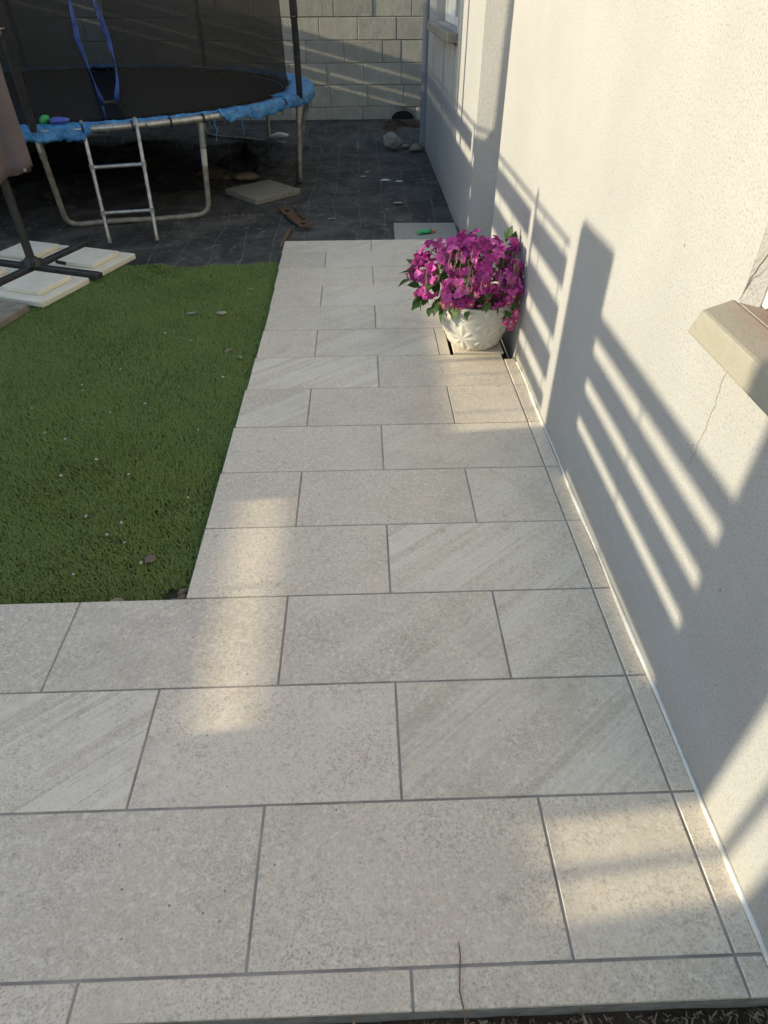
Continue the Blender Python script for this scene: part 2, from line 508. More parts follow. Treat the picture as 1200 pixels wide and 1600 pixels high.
fs = [(j * nx + i, j * nx + i + 1, (j + 1) * nx + i + 1, (j + 1) * nx + i) for j in range(ny - 1) for i in range(nx - 1)]
tag(from_py('weed_membrane', vs, fs, 'membrane', smooth=True), kind='structure')

# ------------------------------------------------------------------ walkway with its tiles
D = 0.31; W2 = 0.301; GAP = 0.0028
mb = MB()
# concrete bed (with the open inspection chamber near the wall left out)
HX0, HX1, HY0, HY1 = 0.352, 0.650, 2.735, 3.10
ztop = -0.0045
mb.box((-3.2, 0.245, -0.13), (-0.6, 1.238, ztop - 0.004))
mb.box((-0.6, 0.245, -0.13), (-0.572, 1.238, ztop - 0.004)); mb.box((-0.572, 0.245, -0.13), (HX0, 4.575, ztop - 0.004))
mb.box((HX0, 0.245, -0.13), (XW + 0.5, HY0, ztop - 0.004))
mb.box((HX0, HY1, -0.13), (XW + 0.5, 4.575, ztop - 0.004))
walk = mb.build('walkway', 'bed_concrete')
tag(walk, kind='structure')
# grout sheet
mb = MB()
for lo, hi in (((-3.2, 0.247), (-0.598, 1.236)), ((-0.5975, 0.247), (-0.5705, 1.236)), ((-0.570, 0.247), (HX0 - .002, 4.572)), ((HX0 - .001, 0.247), (XW - .002, HY0 - .002)), ((HX0 - .001, HY1 + .002), (XW - .002, 4.572))):
    mb.box((lo[0], lo[1], ztop - 0.0035), (hi[0], hi[1], ztop + 0.0050))
mb.build('grout', 'grout', walk)
mb = MB()
mb.box((HX0, HY0, -0.139), (HX1 + .01, HY1, -0.128))
mb.build('chamber_floor', 'dark_void', walk)

TILE_CACHE = {}
def tile_mesh(w, d):
    key = (round(w, 4), round(d, 4))
    if key in TILE_CACHE: return TILE_CACHE[key]
    b = 0.0016; th = 0.011
    x, y = w / 2, d / 2
    vs = [(-x, -y, -th), (x, -y, -th), (x, y, -th), (-x, y, -th),
          (-x, -y, -b), (x, -y, -b), (x, y, -b), (-x, y, -b),
          (-x + b, -y + b, 0), (x - b, -y + b, 0), (x - b, y - b, 0), (-x + b, y - b, 0)]
    fs = [(3, 2, 1, 0), (8, 9, 10, 11)]
    for i in range(4):
        j = (i + 1) % 4
        fs.append((i, j, 4 + j, 4 + i)); fs.append((4 + i, 4 + j, 8 + j, 8 + i))
    me = bpy.data.meshes.new('tile')
    me.from_pydata(vs, [], fs); me.update()
    me.materials.append(M('tile_stone'))
    TILE_CACHE[key] = me
    return me
def tile(x0, x1, y0, y1, vein=0.0, z=None, rot=None):
    w = x1 - x0 - GAP * 2; d = y1 - y0 - GAP * 2
    zz = (z if z is not None else random.uniform(0.0028, 0.0046))
    o = from_mesh('tile', tile_mesh(w, d), walk, ((x0 + x1) / 2, (y0 + y1) / 2, zz), rot or (random.gauss(0, .0007), random.gauss(0, .0007), 0))
    o['vein'] = float(vein)
    return o
VEIN = {(2, -1.204): 1.0, (2, 0.0): 0.8, (3, .301): 0.8, (4, 0.0): 0.9, (5, .301): 0.6, (7, -.601): 0.8, (8, -.601): 1.0, (9, -.301): 0.7,
        (11, -.301): 0.8, (13, -.301): 0.35, (6, 0.0): 0.3, (3, -.301): 0.45, (2, -.602): 0.3, (14, -.601): .6, (3, -.903): .25, (10, -.601): .5, (5, -.601): .2, (14, 0.0): .6, (1, .301): 0.15}
left_off = {4: 0.0, 5: 0.0, 6: .003, 7: .008, 8: .014, 9: .018, 10: .022, 11: .018, 12: .012, 13: .006, 14: 0.002}
XR = 0.600
for r in range(0, 15):
    y0 = 0.243 if r == 0 else r * D
    y1 = 4.575 if r == 14 else (r + 1) * D
    if r < 4:
        L = -2.408 if r % 2 == 0 else -2.709
        xs_ = [L + .602 * k for k in range(20)]
    else:
        xs_ = [-0.601] + ([-0.301, 0.301] if r % 2 else [0.0])
    xs_ = [x for x in xs_ if x < XR - .05] + [XR]
    for a, b in zip(xs_[:-1], xs_[1:]):
        key = (r, round(a, 3))
        vv = 0.0
        for kk, val in VEIN.items():
            if kk[0] == r and abs(kk[1] - a) < .02: vv = val
        aa = a
        if r >= 4 and a < -.59: aa = a + left_off[r]
        yy0 = y0
        if r == 9 and a > .25:
            tile(.301, .355, y0, y1, 0.1)
            continue
        tile(aa, b, y0, y1, vv)
# narrow cut pieces along the wall
for r in range(0, 15):
    y0 = 0.243 if r == 0 else r * D
    y1 = 4.575 if r == 14 else (r + 1) * D
    if r == 9: continue
    if r == 8: y1 = 2.735
    tile(XR + .0005, 0.6545, y0, y1, 0.15 if r % 3 else .6)
# loose lid tile over the chamber, sitting a touch proud of the floor
o = tile(0.3665, 0.612, 2.79, 3.098, .2, z=0.013, rot=(0.012, 0, 0)); o['label'] = 'loose square lid tile under the flower pot'
# white sealing bead along the foot of the wall with dark damp edge behind
mb = MB()
pts = [(0.6575 + 0.0012 * math.sin(i * .6), 0.243 + i * 0.05, 0.006) for i in range(int((2.735 - .243) / .05) + 1)]
mb.tube(pts, [0.0065 + 0.0012 * math.sin(i * .5) for i in range(len(pts))], 7)
mb.build('sealing_bead', 'silicone', walk)

# lone tile on the membrane with a toy
o = from_mesh('paving_tile', tile_mesh(0.46, 0.45), None, (0.405, 4.845, ZG + 0.034), (0, 0, RAD(-1.5)))
me2 = o.data.copy(); o.data = me2
for v_ in me2.vertices:
    if v_.co.z < -0.005: v_.co.z = -0.034
me2.materials.clear(); me2.materials.append(M('tile_dirty'))
tag(o, 'single grey tile laid on the black membrane against the house past the path', 'tile')

# ------------------------------------------------------------------ house
house = empty('house', (XW, 0, 0), 'cream rendered house with window sill and shadow striped wall right of the path', 'house')
HZ0, HZ1 = -0.12, 3.4
HY_0, HY_1 = -3.0, 8.02
def wall_with_openings(openings):
    ys = sorted({HY_0, HY_1} | {o[0] for o in openings} | {o[1] for o in openings})
    zs = sorted({HZ0, HZ1} | {o[2] for o in openings} | {o[3] for o in openings})
    mb = MB()
    for y0, y1 in zip(ys[:-1], ys[1:]):
        for z0, z1 in zip(zs[:-1], zs[1:]):
            cy, cz = (y0 + y1) / 2, (z0 + z1) / 2
            op = [o for o in openings if o[0] < cy < o[1] and o[2] < cz < o[3]]
            if op: continue
            mb.add([(0, y0, z0), (0, y0, z1), (0, y1, z1), (0, y1, z0)], [(0, 1, 2, 3)])
    for y0, y1, z0, z1, dp in openings:
        mb.add([(0, y0, z0), (dp, y0, z0), (dp, y0, z1), (0, y0, z1)], [(0, 1, 2, 3)])
        mb.add([(0, y1, z0), (0, y1, z1), (dp, y1, z1), (dp, y1, z0)], [(0, 1, 2, 3)])
        mb.add([(0, y0, z1), (dp, y0, z1), (dp, y1, z1), (0, y1, z1)], [(0, 1, 2, 3)])
        mb.add([(0, y0, z0), (0, y1, z0), (dp, y1, z0), (dp, y0, z0)], [(0, 1, 2, 3)])
        mb.add([(dp, y0, z0), (dp, y1, z0), (dp, y1, z1), (dp, y0, z1)], [(0, 1, 2, 3)])
    # rest of the box
    x1 = 5.0
    mb.add([(0, HY_1, HZ0), (0, HY_1, HZ1), (x1, HY_1, HZ1), (x1, HY_1, HZ0)], [(0, 1, 2, 3)])
    mb.add([(0, HY_0, HZ0), (x1, HY_0, HZ0), (x1, HY_0, HZ1), (0, HY_0, HZ1)], [(0, 1, 2, 3)])
    mb.add([(x1, HY_0, HZ0), (x1, HY_1, HZ0), (x1, HY_1, HZ1), (x1, HY_0, HZ1)], [(0, 1, 2, 3)])
    return mb
NW = (-0.20, 1.118, 0.915, 2.05, 0.16)
AL = (3.66, 4.48, -0.002, 2.15, 0.30)     # door alcove; its far jamb is splayed like the window reveals
FW = (5.72, 7.30, 1.10, 2.15, 0.14)
wall_with_openings([NW, AL, FW]).build('wall', 'plaster', house)
mb = MB(); mb.box((-0.12, HY_0 - .15, HZ1 + .002), (5.15, HY_1 + .1, HZ1 + .15)); mb.build('roof', 'roof_grey', house)
MB().add([(0.0006, 4.48, 0.0), (.299, 4.48, 0.0), (.299, 4.31, 0.0), (0.0006, 4.48, 2.149), (.299, 4.48, 2.149), (.299, 4.31, 2.149)], [(0, 2, 5, 3), (0, 1, 2), (3, 5, 4)]).build('reveal', 'plaster', house)
# near window sill
mb = MB()
bm_sill = MB()
sv = [(-0.070, 1.150, 0.846), (-0.070, -0.26, 0.846), (0.0, -0.26, 0.852), (0.0, 1.160, 0.852),
      (-0.070, 1.118, 0.904), (-0.070, -0.26, 0.904), (0.0, -0.26, 0.9165), (0.0, 1.140, 0.9165)]
mb.add(sv[:8], [(0, 3, 2, 1), (0, 1, 5, 4), (1, 2, 6, 5), (2, 3, 7, 6), (3, 0, 4, 7), (4, 5, 6, 7)])
sill = mb.build('window_sill', 'sill_stone', house)
bm_ = bmesh.new(); bm_.from_mesh(sill.data)
bmesh.ops.bevel(bm_, geom=[e for e in bm_.edges], offset=0.006, segments=2, affect='EDGES', profile=0.6)
bm_.to_mesh(sill.data); bm_.free()
mb = MB()
mb.box((0.0008, -0.19, 0.905), (0.155, 1.112, 0.9165))
mb.build('inner_sill', 'sill_stone', sill)
# near window: frame, glazing, curtain
MB().add([(0.0005, 1.118, .9165), (.159, 1.118, .9165), (.159, 1.094, .9165), (.026, 1.094, .9165), (0.0005, 1.118, 2.049), (.159, 1.118, 2.049), (.159, 1.094, 2.049), (.026, 1.094, 2.049)], [(0, 3, 7, 4), (3, 2, 6, 7), (0, 1, 2, 3), (4, 7, 6, 5)]).build('reveal', 'plaster', house)
win = MB()
for lo, hi in (((0.027, 1.077, 0.9175), (0.067, 1.0935, 2.045)), ((0.027, -0.195, 0.9175), (0.067, -0.14, 2.045)), ((0.027, -0.14, 1.995), (0.067, 1.077, 2.045)), ((0.029, 0.43, 0.9175), (0.065, 0.49, 1.995))):
    win.box(lo, hi, 0.004)
wo = win.build('window', 'white_frame', house)
MB().box((0.040, -0.14, 0.9175), (0.044, 1.077, 1.995)).build('pane', 'curtain_red', wo)
# far window
mb = MB()
mb.box((-0.075, 5.655, 1.035), (0.0, 7.38, 1.098), 0.006)
fs_ = mb.build('window_sill', 'paver_grey', house)
win = MB()
for lo, hi in (((0.08, 5.725, 1.102), (0.12, 5.785, 2.145)), ((0.08, 7.235, 1.102), (0.12, 7.295, 2.145)), ((0.08, 5.785, 1.102), (0.12, 7.235, 1.16)), ((0.08, 5.785, 2.09), (0.12, 7.235, 2.145)), ((0.082, 6.60, 1.16), (0.118, 6.68, 2.09))):
    win.box(lo, hi, 0.004)
wo = win.build('window', 'white_frame', house)
MB().box((0.098, 5.785, 1.16), (0.102, 6.60, 2.09)).build('pane', 'glass_dark', wo)
MB().box((0.098, 6.68, 1.16), (0.102, 7.235, 2.09)).build('pane', 'white_frame', wo)
# alcove door
mb = MB(); mb.box((0.262, 3.67, 0.0), (0.298, 4.30, 2.14), 0.004)
d_ = mb.build('door', 'door_grey', house)
mb = MB(); mb.tube([(0.262, 3.75, 1.0), (0.215, 3.75, 1.0), (0.215, 3.86, 1.0)], 0.009, 8); mb.build('handle', 'galvanised', d_)
# hairline cracks and chips in the render
def ribbon(name, pts, w, mat, parent, jitter=0.004, n=26, x=-0.0012):
    ps = []
    for i in range(n + 1):
        s_ = i / n * (len(pts) - 1); k = min(int(s_), len(pts) - 2); f_ = s_ - k
        y = pts[k][0] * (1 - f_) + pts[k + 1][0] * f_ + random.uniform(-jitter, jitter)
        z = pts[k][1] * (1 - f_) + pts[k + 1][1] * f_
        ps.append((y, z))
    vs = []; fs = []
    for i, (y, z) in enumerate(ps):
        ww = w * random.uniform(.5, 1.2) * (0.4 if i in (0, n) else 1)
        vs += [(x, y - ww, z), (x, y + ww, z), (0.002, y - ww, z), (0.002, y + ww, z)]
    for i in range(n):
        a = 4 * i
        fs += [(a, a + 1, a + 5, a + 4), (a, a + 4, a + 6, a + 2), (a + 1, a + 3, a + 7, a + 5)]
    return from_py(name, vs, fs, mat, parent)
ribbon('crack', [(1.083, 0.826), (1.075, 0.70), (1.087, 0.56)], 0.0005, 'crack_dark', house)
ribbon('crack', [(1.122, 0.919), (1.112, 0.965), (1.085, 1.02), (1.08, 1.2)], 0.0006, 'crack_dark', house, .002, 12)
for (y, z, s_) in ((0.83, 0.42, .004), (1.33, .30, .003), (1.10, .60, .0025), (1.40, .93, .003), (.72, .25, .003), (2.9, .98, .003), (1.7, .30, .003), (2.5, .2, .004), (6.7, .5, .012), (6.55, .47, .010)):
    lump('chip', (0.0015, s_ * .7, s_ * 1.4), 'crack_dark' if y < 6 else 'plastic_white', (-0.0005, y, z), int(y * 100), .4, house, 1)

# downpipe at the far corner
dp = empty('downpipe', (0.648, 8.09, ZG), 'blue grey plastic downpipe at the far corner of the house', 'pipe')
mb = MB(); mb.tube([(0, 0, 0), (0, 0, 3.3)], 0.046, 16); mb.build('pipe', 'pipe_grey', dp)
mb = MB(); mb.tube([(0, 0, 0.40), (0, 0, 0.42)], 0.050, 16); mb.build('collar', 'pipe_grey', dp)
mb = MB(); mb.tube([(0, 0, 1.6), (0, 0, 1.64)], 0.050, 16); mb.build('collar', 'pipe_grey', dp)

# ------------------------------------------------------------------ block wall at the back
YB = 9.95
bw = empty('block_wall', (0, YB, 0), 'bare grey concrete block wall closing the yard behind the trampoline', 'wall')
mb = MB(); mb.box((-9.0, 0.004, -0.13), (3.0, 0.19, 2.02)); mb.build('mortar_core', 'mortar', bw)
rows_z = [-0.13, 0.090, 0.335, 0.571, 0.808, 1.040, 1.275, 1.51, 1.745, 1.98]
row_anchor = [-0.02, 0.045, 0.01, 0.245, 0.422, 0.13, 0.40, 0.15, 0.38]
hole = (0.34, 0.70, 0.03)
bcache = {}
for k in range(len(rows_z) - 1):
    z0, z1 = rows_z[k] + .0025, rows_z[k + 1] - .0025
    xsb = [row_anchor[k] + .482 * j for j in range(-19, 6)]
    if k == 3: xsb = [x for x in xsb if x < 0.2] + [0.002 + .245, 0.245 + .24, 0.485 + .482, 1.45, 1.93]
    xsb = sorted(set(round(x, 4) for x in xsb))
    for a, b in zip(xsb[:-1], xsb[1:]):
        if b - a < .1: continue
        w = b - a - .0055; h = z1 - z0
        if k == 0 and a < 0.70 and b > .30:
            for (aa, bb) in ((a, 0.345), (0.70, b)):
                if bb - aa > .03:
                    m_ = MB(); m_.box((-(bb - aa - .008) / 2, -.006, -h / 2), ((bb - aa - .008) / 2, .05, h / 2), .006); m_.build('block', 'block_concrete', bw, ((aa + bb) / 2, 0, (z0 + z1) / 2))
            continue
        key = (round(w, 3), round(h, 3))
        if key not in bcache:
            m_ = MB(); m_.box((-w / 2, -.006, -h / 2), (w / 2, .05, h / 2), .006)
            ob = m_.build('block', 'block_concrete', bw); bcache[key] = ob.data
        else:
            ob = from_mesh('block', bcache[key], bw)
        ob.location = ((a + b) / 2, random.uniform(-.003, .003), (z0 + z1) / 2)
# hole at the foot of the wall, arched, with rubble
mb = MB()
pts = [(0.345, 0.04)]
vs = [(0.52, -0.0105, -0.06)]; n = 18
for i in range(n + 1):
    a = math.pi * i / n
    vs.append((0.52 + 0.155 * math.cos(a), -0.0105 - .002, -0.06 + 0.105 * math.sin(a)))
fs = [(0, i, i + 1) for i in range(1, n + 1)]
vs2 = [(x, 0.06, z) for x, y, z in vs]
hole_o = from_py('hole', vs + vs2, fs + [(i, i + n + 2, i + n + 3, i + 1) for i in range(1, n + 1)], 'dark_void', bw)
hole_o['label'] = 'dark arched hole knocked through the foot of the wall'

# ------------------------------------------------------------------ fence and gate along the left side (stands outside the frame, throws the striped shadows)
XF = -4.9; ZO = 0.233 * (XW - XF); YO = -0.09 * (XW - XF)
fence = empty('slat_fence', (XF, 0, 0), 'wooden slat fence on a low wall along the left side of the yard', 'fence')
mb = MB(); mb.box((-0.09, 2.1285 + YO, -0.13), (0.06, 9.94, 1.20)); mb.build('low_wall', 'block_concrete', fence)
panels = [(2.222, 2.745), (2.825, 4.555), (4.635, 6.46), (6.54, 8.3), (8.38, 10.75)]
boards = [(0.532, 0.640), (0.340, 0.465), (0.160, 0.276), (0.028, 0.097)]
for (a, b) in panels:
    a_ = a + YO; b_ = b + YO
    for k, (z0, z1) in enumerate(boards if a < 8 else [(.418, .576), (.224, .386), (.092, .190), (-.10, .060)]):
        if 8 > a > 4.6 and k == 2:
            z0, z1 = -0.10, 0.345
        if 8 > a > 4.6 and k == 3: continue
        mb = MB(); mb.box((-0.012, a_, z0 + ZO), (0.012, b_, z1 + ZO)); mb.build('slat', 'fence_board', fence)
    if a > 8: continue
    mb = MB(); mb.box((-0.008, a_, 0.679 + ZO), (0.008, b_ + .07, 0.696 + ZO)); mb.build('top_rail', 'fence_board', fence)
for y in (2.275, 2.606, 3.18, 3.51, 4.0, 4.9, 5.2, 5.6, 6.1, 7.0, 7.6):
    mb = MB(); mb.box((-0.004, y + YO - .005, 1.205), (0.004, y + YO + .005, 0.685 + ZO)); mb.build('wire', 'galvanised', fence)
for y, w, zt in ((2.753, .012, .73), (4.60 - .045, .012, .705), (6.50, .05, .80), (8.34, .04, .60)):
    mb = MB(); mb.box((-0.03, y + YO - w, -.1), (0.03, y + YO + w, zt + ZO)); mb.build('post', 'fence_board', fence)
mb = MB(); mb.box((-0.011, 4.5565 + YO, 0.5), (0.011, 4.634 + YO, .478 + ZO)); mb.build('infill_board', 'fence_board', fence)
gate = empty('board_gate', (XF, 0, 0), 'wooden board gate with narrow gaps in the left fence', 'gate')
gy0, gy1 = 0.896 + YO, 1.797 + YO
gaps = [(0.485, 0.535), (0.352, 0.398), (0.216, 0.258), (0.000, 0.024), (-0.268, -0.228)]
z = 0.605 + ZO
for g0, g1 in gaps:
    mb = MB(); mb.box((-0.015, gy0, g1 + ZO), (0.015, gy1, z)); mb.build('board', 'fence_board', gate); z = g0 + ZO
mb = MB(); mb.box((-0.015, gy0, -0.1), (0.015, gy1, z)); mb.build('board', 'fence_board', gate)
mb = MB(); mb.box((-0.016, 1.37 + YO, -.05), (-0.004 - .012, 1.38 + YO, .60 + ZO)); mb.build('brace', 'fence_board', gate)
mb = MB(); mb.box((-0.012, gy1 + .004, 1.08), (0.012, gy1 + .008, 1.9)); mb.build('hinge_strip', 'fence_board', gate)
gp = MB(); gp.box((-0.1, 1.7995 + YO, -.13), (0.06, 2.128 + YO, .785 + ZO), .012)
tag(gp.build('gate_pillar', 'block_concrete', None, (XF, 0, 0)), 'square masonry gate pillar between the board gate and the slat fence', 'pillar')
gp = MB(); gp.box((-0.1, 0.595 + YO, -.13), (0.06, 0.8955 + YO, 1.15 + ZO), .012)
tag(gp.build('gate_pillar', 'block_concrete', None, (XF, 0, 0)), 'taller masonry pillar on the near side of the board gate', 'pillar')
mb = MB(); mb.box((-0.08, -3.0, -0.13), (0.06, 0.590 + YO, 1.20)); mb.box((-0.05, -3.0, 1.202), (0.03, 0.40 + YO, 2.2)); mb.box((-.02, .478 + YO, 1.202), (0.02, .502 + YO, 2.3))
tag(mb.build('garden_wall', 'block_concrete', None, (XF, 0, 0)), 'low garden wall left of the path nearest the viewer', 'wall')

# ------------------------------------------------------------------ artificial lawn
LX0, LX1, LY0, LY1 = -3.4, -0.576, 1.240, 4.22
mb_v = []
nx, ny = 60, 60
xs = np.linspace(LX0, LX1, nx); ys = np.linspace(LY0, LY1, ny)
X, Y = np.meshgrid(xs, ys)
def turf_z(x, y): return ZT + 0.004 * vnoise(np.asarray(x) * 1.3, np.asarray(y) * 1.3, 2.0)
Ye = np.where(Y > 4.1, Y + 0.025 * np.sin(X * 7) + .02 * np.sin(X * 17), Y)
Z = turf_z(X, Y)
vs = np.stack([X.ravel(), Ye.ravel(), Z.ravel()], 1)
fs = [(j * nx + i, j * nx + i + 1, (j + 1) * nx + i + 1, (j + 1) * nx + i) for j in range(ny - 1) for i in range(nx - 1)]
tag(from_py('lawn_backing', vs, fs, 'turf_back', smooth=True), kind='structure')
NB = 270000
bx = rng.uniform(LX0 + 0.0, LX1, int(NB * 2)); by = rng.uniform(LY0 + .004, LY1, int(NB * 2))
keep = bx > (-0.058 - 0.80 * (by + 0.056) - 0.12)                 # only the part in front of the left picture edge and a margin
keep &= bx > -3.1
keep &= ~((bx > -0.655 + 0.03 * np.sin(by * 9)) & (by < 1.315))      # lifted corner
bx, by = bx[keep][:NB], by[keep][:NB]
n = len(bx)
edge = 0.02 * np.sin(bx * 7) + .02 * np.sin(bx * 17)
by = np.where(by > 4.0, by + edge * (by - 4.0) / .22, by)
bz = turf_z(bx, by)
ang = rng.normal(2.1, 1.3, n) + 0.8 * vnoise(bx * 1.1, by * 1.1, 4)
ln = rng.uniform(0.014, 0.025, n) * (1 + 0.1 * vnoise(bx * 2, by * 2, 5))
lean = rng.uniform(0.45, 1.05, n)
wd = rng.uniform(0.0008, 0.0016, n)
dxv, dyv = np.cos(ang), np.sin(ang)
px, py = -dyv, dxv
V = np.zeros((n, 5, 3), np.float32)
hx = ln * 0.55
V[:, 0] = np.stack([bx - px * wd, by - py * wd, bz - .002], 1)
V[:, 1] = np.stack([bx + px * wd, by + py * wd, bz - .002], 1)
mx_ = bx + dxv * hx * np.sin(lean * .6); my_ = by + dyv * hx * np.sin(lean * .6); mz_ = bz + hx * np.cos(lean * .6)
V[:, 2] = np.stack([mx_ + px * wd, my_ + py * wd, mz_], 1)
V[:, 3] = np.stack([mx_ - px * wd, my_ - py * wd, mz_], 1)
tw = rng.normal(0, .004, (n, 2))
V[:, 4] = np.stack([mx_ + dxv * ln * .5 * np.sin(lean * 1.45) + tw[:, 0], my_ + dyv * ln * .5 * np.sin(lean * 1.45) + tw[:, 1], mz_ + ln * .5 * np.cos(lean * 1.45)], 1)
# keep blades from poking through the path
V[:, :, 0] = np.minimum(V[:, :, 0], -0.5735); V[:, :, 2] = np.where(V[:, :, 0] > -.62, np.minimum(V[:, :, 2], -.010), V[:, :, 2]); V[:, :, 1] = np.maximum(V[:, :, 1], 1.2415)
base_i = (np.arange(n) * 5)[:, None]
me = bpy.data.meshes.new('artificial_grass')
me.vertices.add(n * 5); me.vertices.foreach_set('co', V.ravel())
loops = np.concatenate([base_i + np.array([0, 1, 2, 3]), base_i + np.array([3, 2, 4])], 1).ravel()
me.loops.add(len(loops)); me.loops.foreach_set('vertex_index', loops.astype(np.int32))
me.polygons.add(n * 2)
ls = np.stack([np.arange(n) * 7, np.arange(n) * 7 + 4], 1).ravel()
me.polygons.foreach_set('loop_start', ls.astype(np.int32))
me.update(calc_edges=True)
me.materials.append(M('turf'))
o = from_mesh('artificial_grass', me)
tag(o, 'green artificial grass lawn beside the tiled path', 'grass', kind='stuff')

# litter on the lawn
def leaf_mesh(name, L, W, mat, curl=0.2, fold=0.15):
    vs = []; fs = []; nseg = 6
    for i in range(nseg + 1):
        s_ = i / nseg
        w = W * math.sin(math.pi * min(.98, max(.03, s_ ** 0.8))) / 2
        zc = -curl * L * (s_ ** 2)
        vs += [(-w, s_ * L, zc + fold * w), (0, s_ * L, zc), (w, s_ * L, zc + fold * w)]
    for i in range(nseg):
        a = 3 * i
        fs += [(a, a + 1, a + 4, a + 3), (a + 1, a + 2, a + 5, a + 4)]
    me = bpy.data.meshes.new(name); me.from_pydata(vs, [], fs); me.update()
    me.materials.append(M(mat))
    me.polygons.foreach_set('use_smooth', [True] * len(me.polygons))
    return me
chipm = lump('stone_chip', (.006, .0045, .003), 'stone_chip', (0, 0, 0), 3, .4, None, 1)
chip_mesh = chipm.data
bpy.data.objects.remove(chipm)
chips = [(-1.03, 1.66), (-.93, 1.56), (-.86, 1.52), (-1.2, 1.9), (-1.25, 2.3), (-1.35, 2.6), (-1.15, 2.35), (-.95, 1.9), (-.9, 1.62), (-1.4, 2.9),
         (-1.22, 2.75), (-1.33, 2.55), (-1.02, 2.42), (-.78, 1.42), (-.98, 1.38), (-1.2, 1.35), (-1.6, 3.1), (-.95, 3.05), (-1.1, 3.15), (-.72, 2.65),
         (-.75, 2.2), (-1.5, 2.4), (-.7, 1.75), (-1.27, 2.15), (-1.1, 2.0), (-1.37, 2.2)]
for i, (x, y) in enumerate(chips):
    s_ = random.uniform(.6, 1.25)
    o = from_mesh('stone_chip', chip_mesh, None, (x, y, ZT + .020), (random.uniform(-.3, .3), random.uniform(-.3, .3), random.uniform(0, 6)), (s_, s_, s_))
    tag(o, 'tiny white stone chip scattered on the artificial grass', 'chip', 'white chips on the lawn')
for (x, y, s_, lab) in ((-1.007, 3.404, 1, 'left of two pale dry leaves lying on the far lawn'), (-0.851, 3.398, 1.05, 'right of two pale dry leaves lying on the far lawn')):
    tag(lump('dry_leaf', (.028 * s_, .016 * s_, .006), 'rock_pale', (x, y, ZT + .018), int(s_ * 100), .35, None, 2), lab, 'leaf')
tag(lump('flat_stone', (.022, .018, .0018), 'rock_brown', (-.758, 1.446, ZT + .016), 14, .3, None, 2), 'flat grey stone flake on the lawn near the path corner', 'stone')
lm = leaf_mesh('dry_leaf', .05, .02, 'dry_leaf', .3)
for (x, y, a, lab) in ((-.713, 3.742, 1.0, 'brown dry leaf on the lawn far end beside the path'), (-.66, 2.84, .5, 'curled brown leaf on the lawn edge halfway along the path'), (-.79, 1.262, 1.4, 'brown dry leaf where the lawn meets the near tiles'), (-.72, 2.95, 2.2, 'small brown leaf on the lawn just left of the path')):
    tag(from_mesh('dry_leaf', lm, None, (x, y, ZT + .022), (0.1, -.1, a)), lab, 'leaf')
# exposed dirt with stones at the lifted lawn corner
for i, (x, y, s_) in enumerate(((-.622, 1.262, .02), (-.628, 1.30, .016), (-.64, 1.27, .014))):
    tag(lump('corner_stone', (s_, s_ * .8, s_ * .7), 'rock_brown', (x, y, ZT), 30 + i, .4, None, 2), ('largest brown stone in the gap where the lawn corner lifts', 'farther brown stone in the gap where the lawn corner lifts', 'smallest brown stone in the lawn corner gap, left of the others')[i], 'stone', 'stones in the lawn corner gap')

# soil, leaf litter in the foreground
nl = 4200
lx = rng.uniform(-1.0, .655, nl); ly = rng.uniform(.02, .238, nl)
vs = []; fs = []
for i in range(nl):
    s_ = rng.uniform(.003, .0075); a = rng.uniform(0, 6.28); w = s_ * rng.uniform(.25, .6)
    ca, sa = math.cos(a), math.sin(a); z0 = -.047 + rng.uniform(-.004, .012)
    tz = rng.normal(0, .35)
    b0 = len(vs)
    for (u, v_) in ((-1, -.6), (1, -.4), (.8, .6), (-.9, .5)):
        vs.append((lx[i] + u * s_ * ca - v_ * w * sa, min(.239, ly[i] + u * s_ * sa + v_ * w * ca), z0 + u * s_ * tz))
    fs.append((b0, b0 + 1, b0 + 2, b0 + 3))
tag(from_py('leaf_litter', vs, fs, 'litter_brown'), 'dry leaf litter and bark on the soil below the path edge', 'litter', kind='stuff')
mb = MB(); mb.tube([(0.088, .215, -.04), (.090, .235, .004), (.084, .27, .0075), (.088, .30, .0068), (.092, .325, .0068), (.091, .345, .011)], .0012, 6)
tag(mb.build('twig', 'wood_stick'), 'thin dark twig lying across the bottom row of tiles', 'twig')
for (x, y, a, lab) in ((.31, .205, .3, 'dry straw blade pointing up at the path edge, left of two at bottom right'), (.36, .20, 1.2, 'dry straw blade in the soil nearest the bottom right corner'), (-.1, .21, .2, 'dry straw blade in the soil below the path middle')):
    tag(from_mesh('dry_straw', leaf_mesh('dry_straw', .06, .006, 'litter_brown', .1), None, (x, y, -.035), (.5, 0, a)), lab, 'straw')

# ------------------------------------------------------------------ trampoline
TC = Vector((-2.55, 6.95, 0)); TR = 2.05; TZ = 0.62
tramp = empty('trampoline', (TC.x, TC.y, ZG), 'large round trampoline with black safety net and torn blue edge pad', 'trampoline')
def tp(a, r, z):
    return (r * math.cos(RAD(a)), r * math.sin(RAD(a)), z - ZG)
mb = MB(); mb.tube([tp(a, TR, TZ) for a in range(0, 360, 4)], 0.0235, 10, closed=True); mb.build('frame_rim', 'galvanised', tramp)
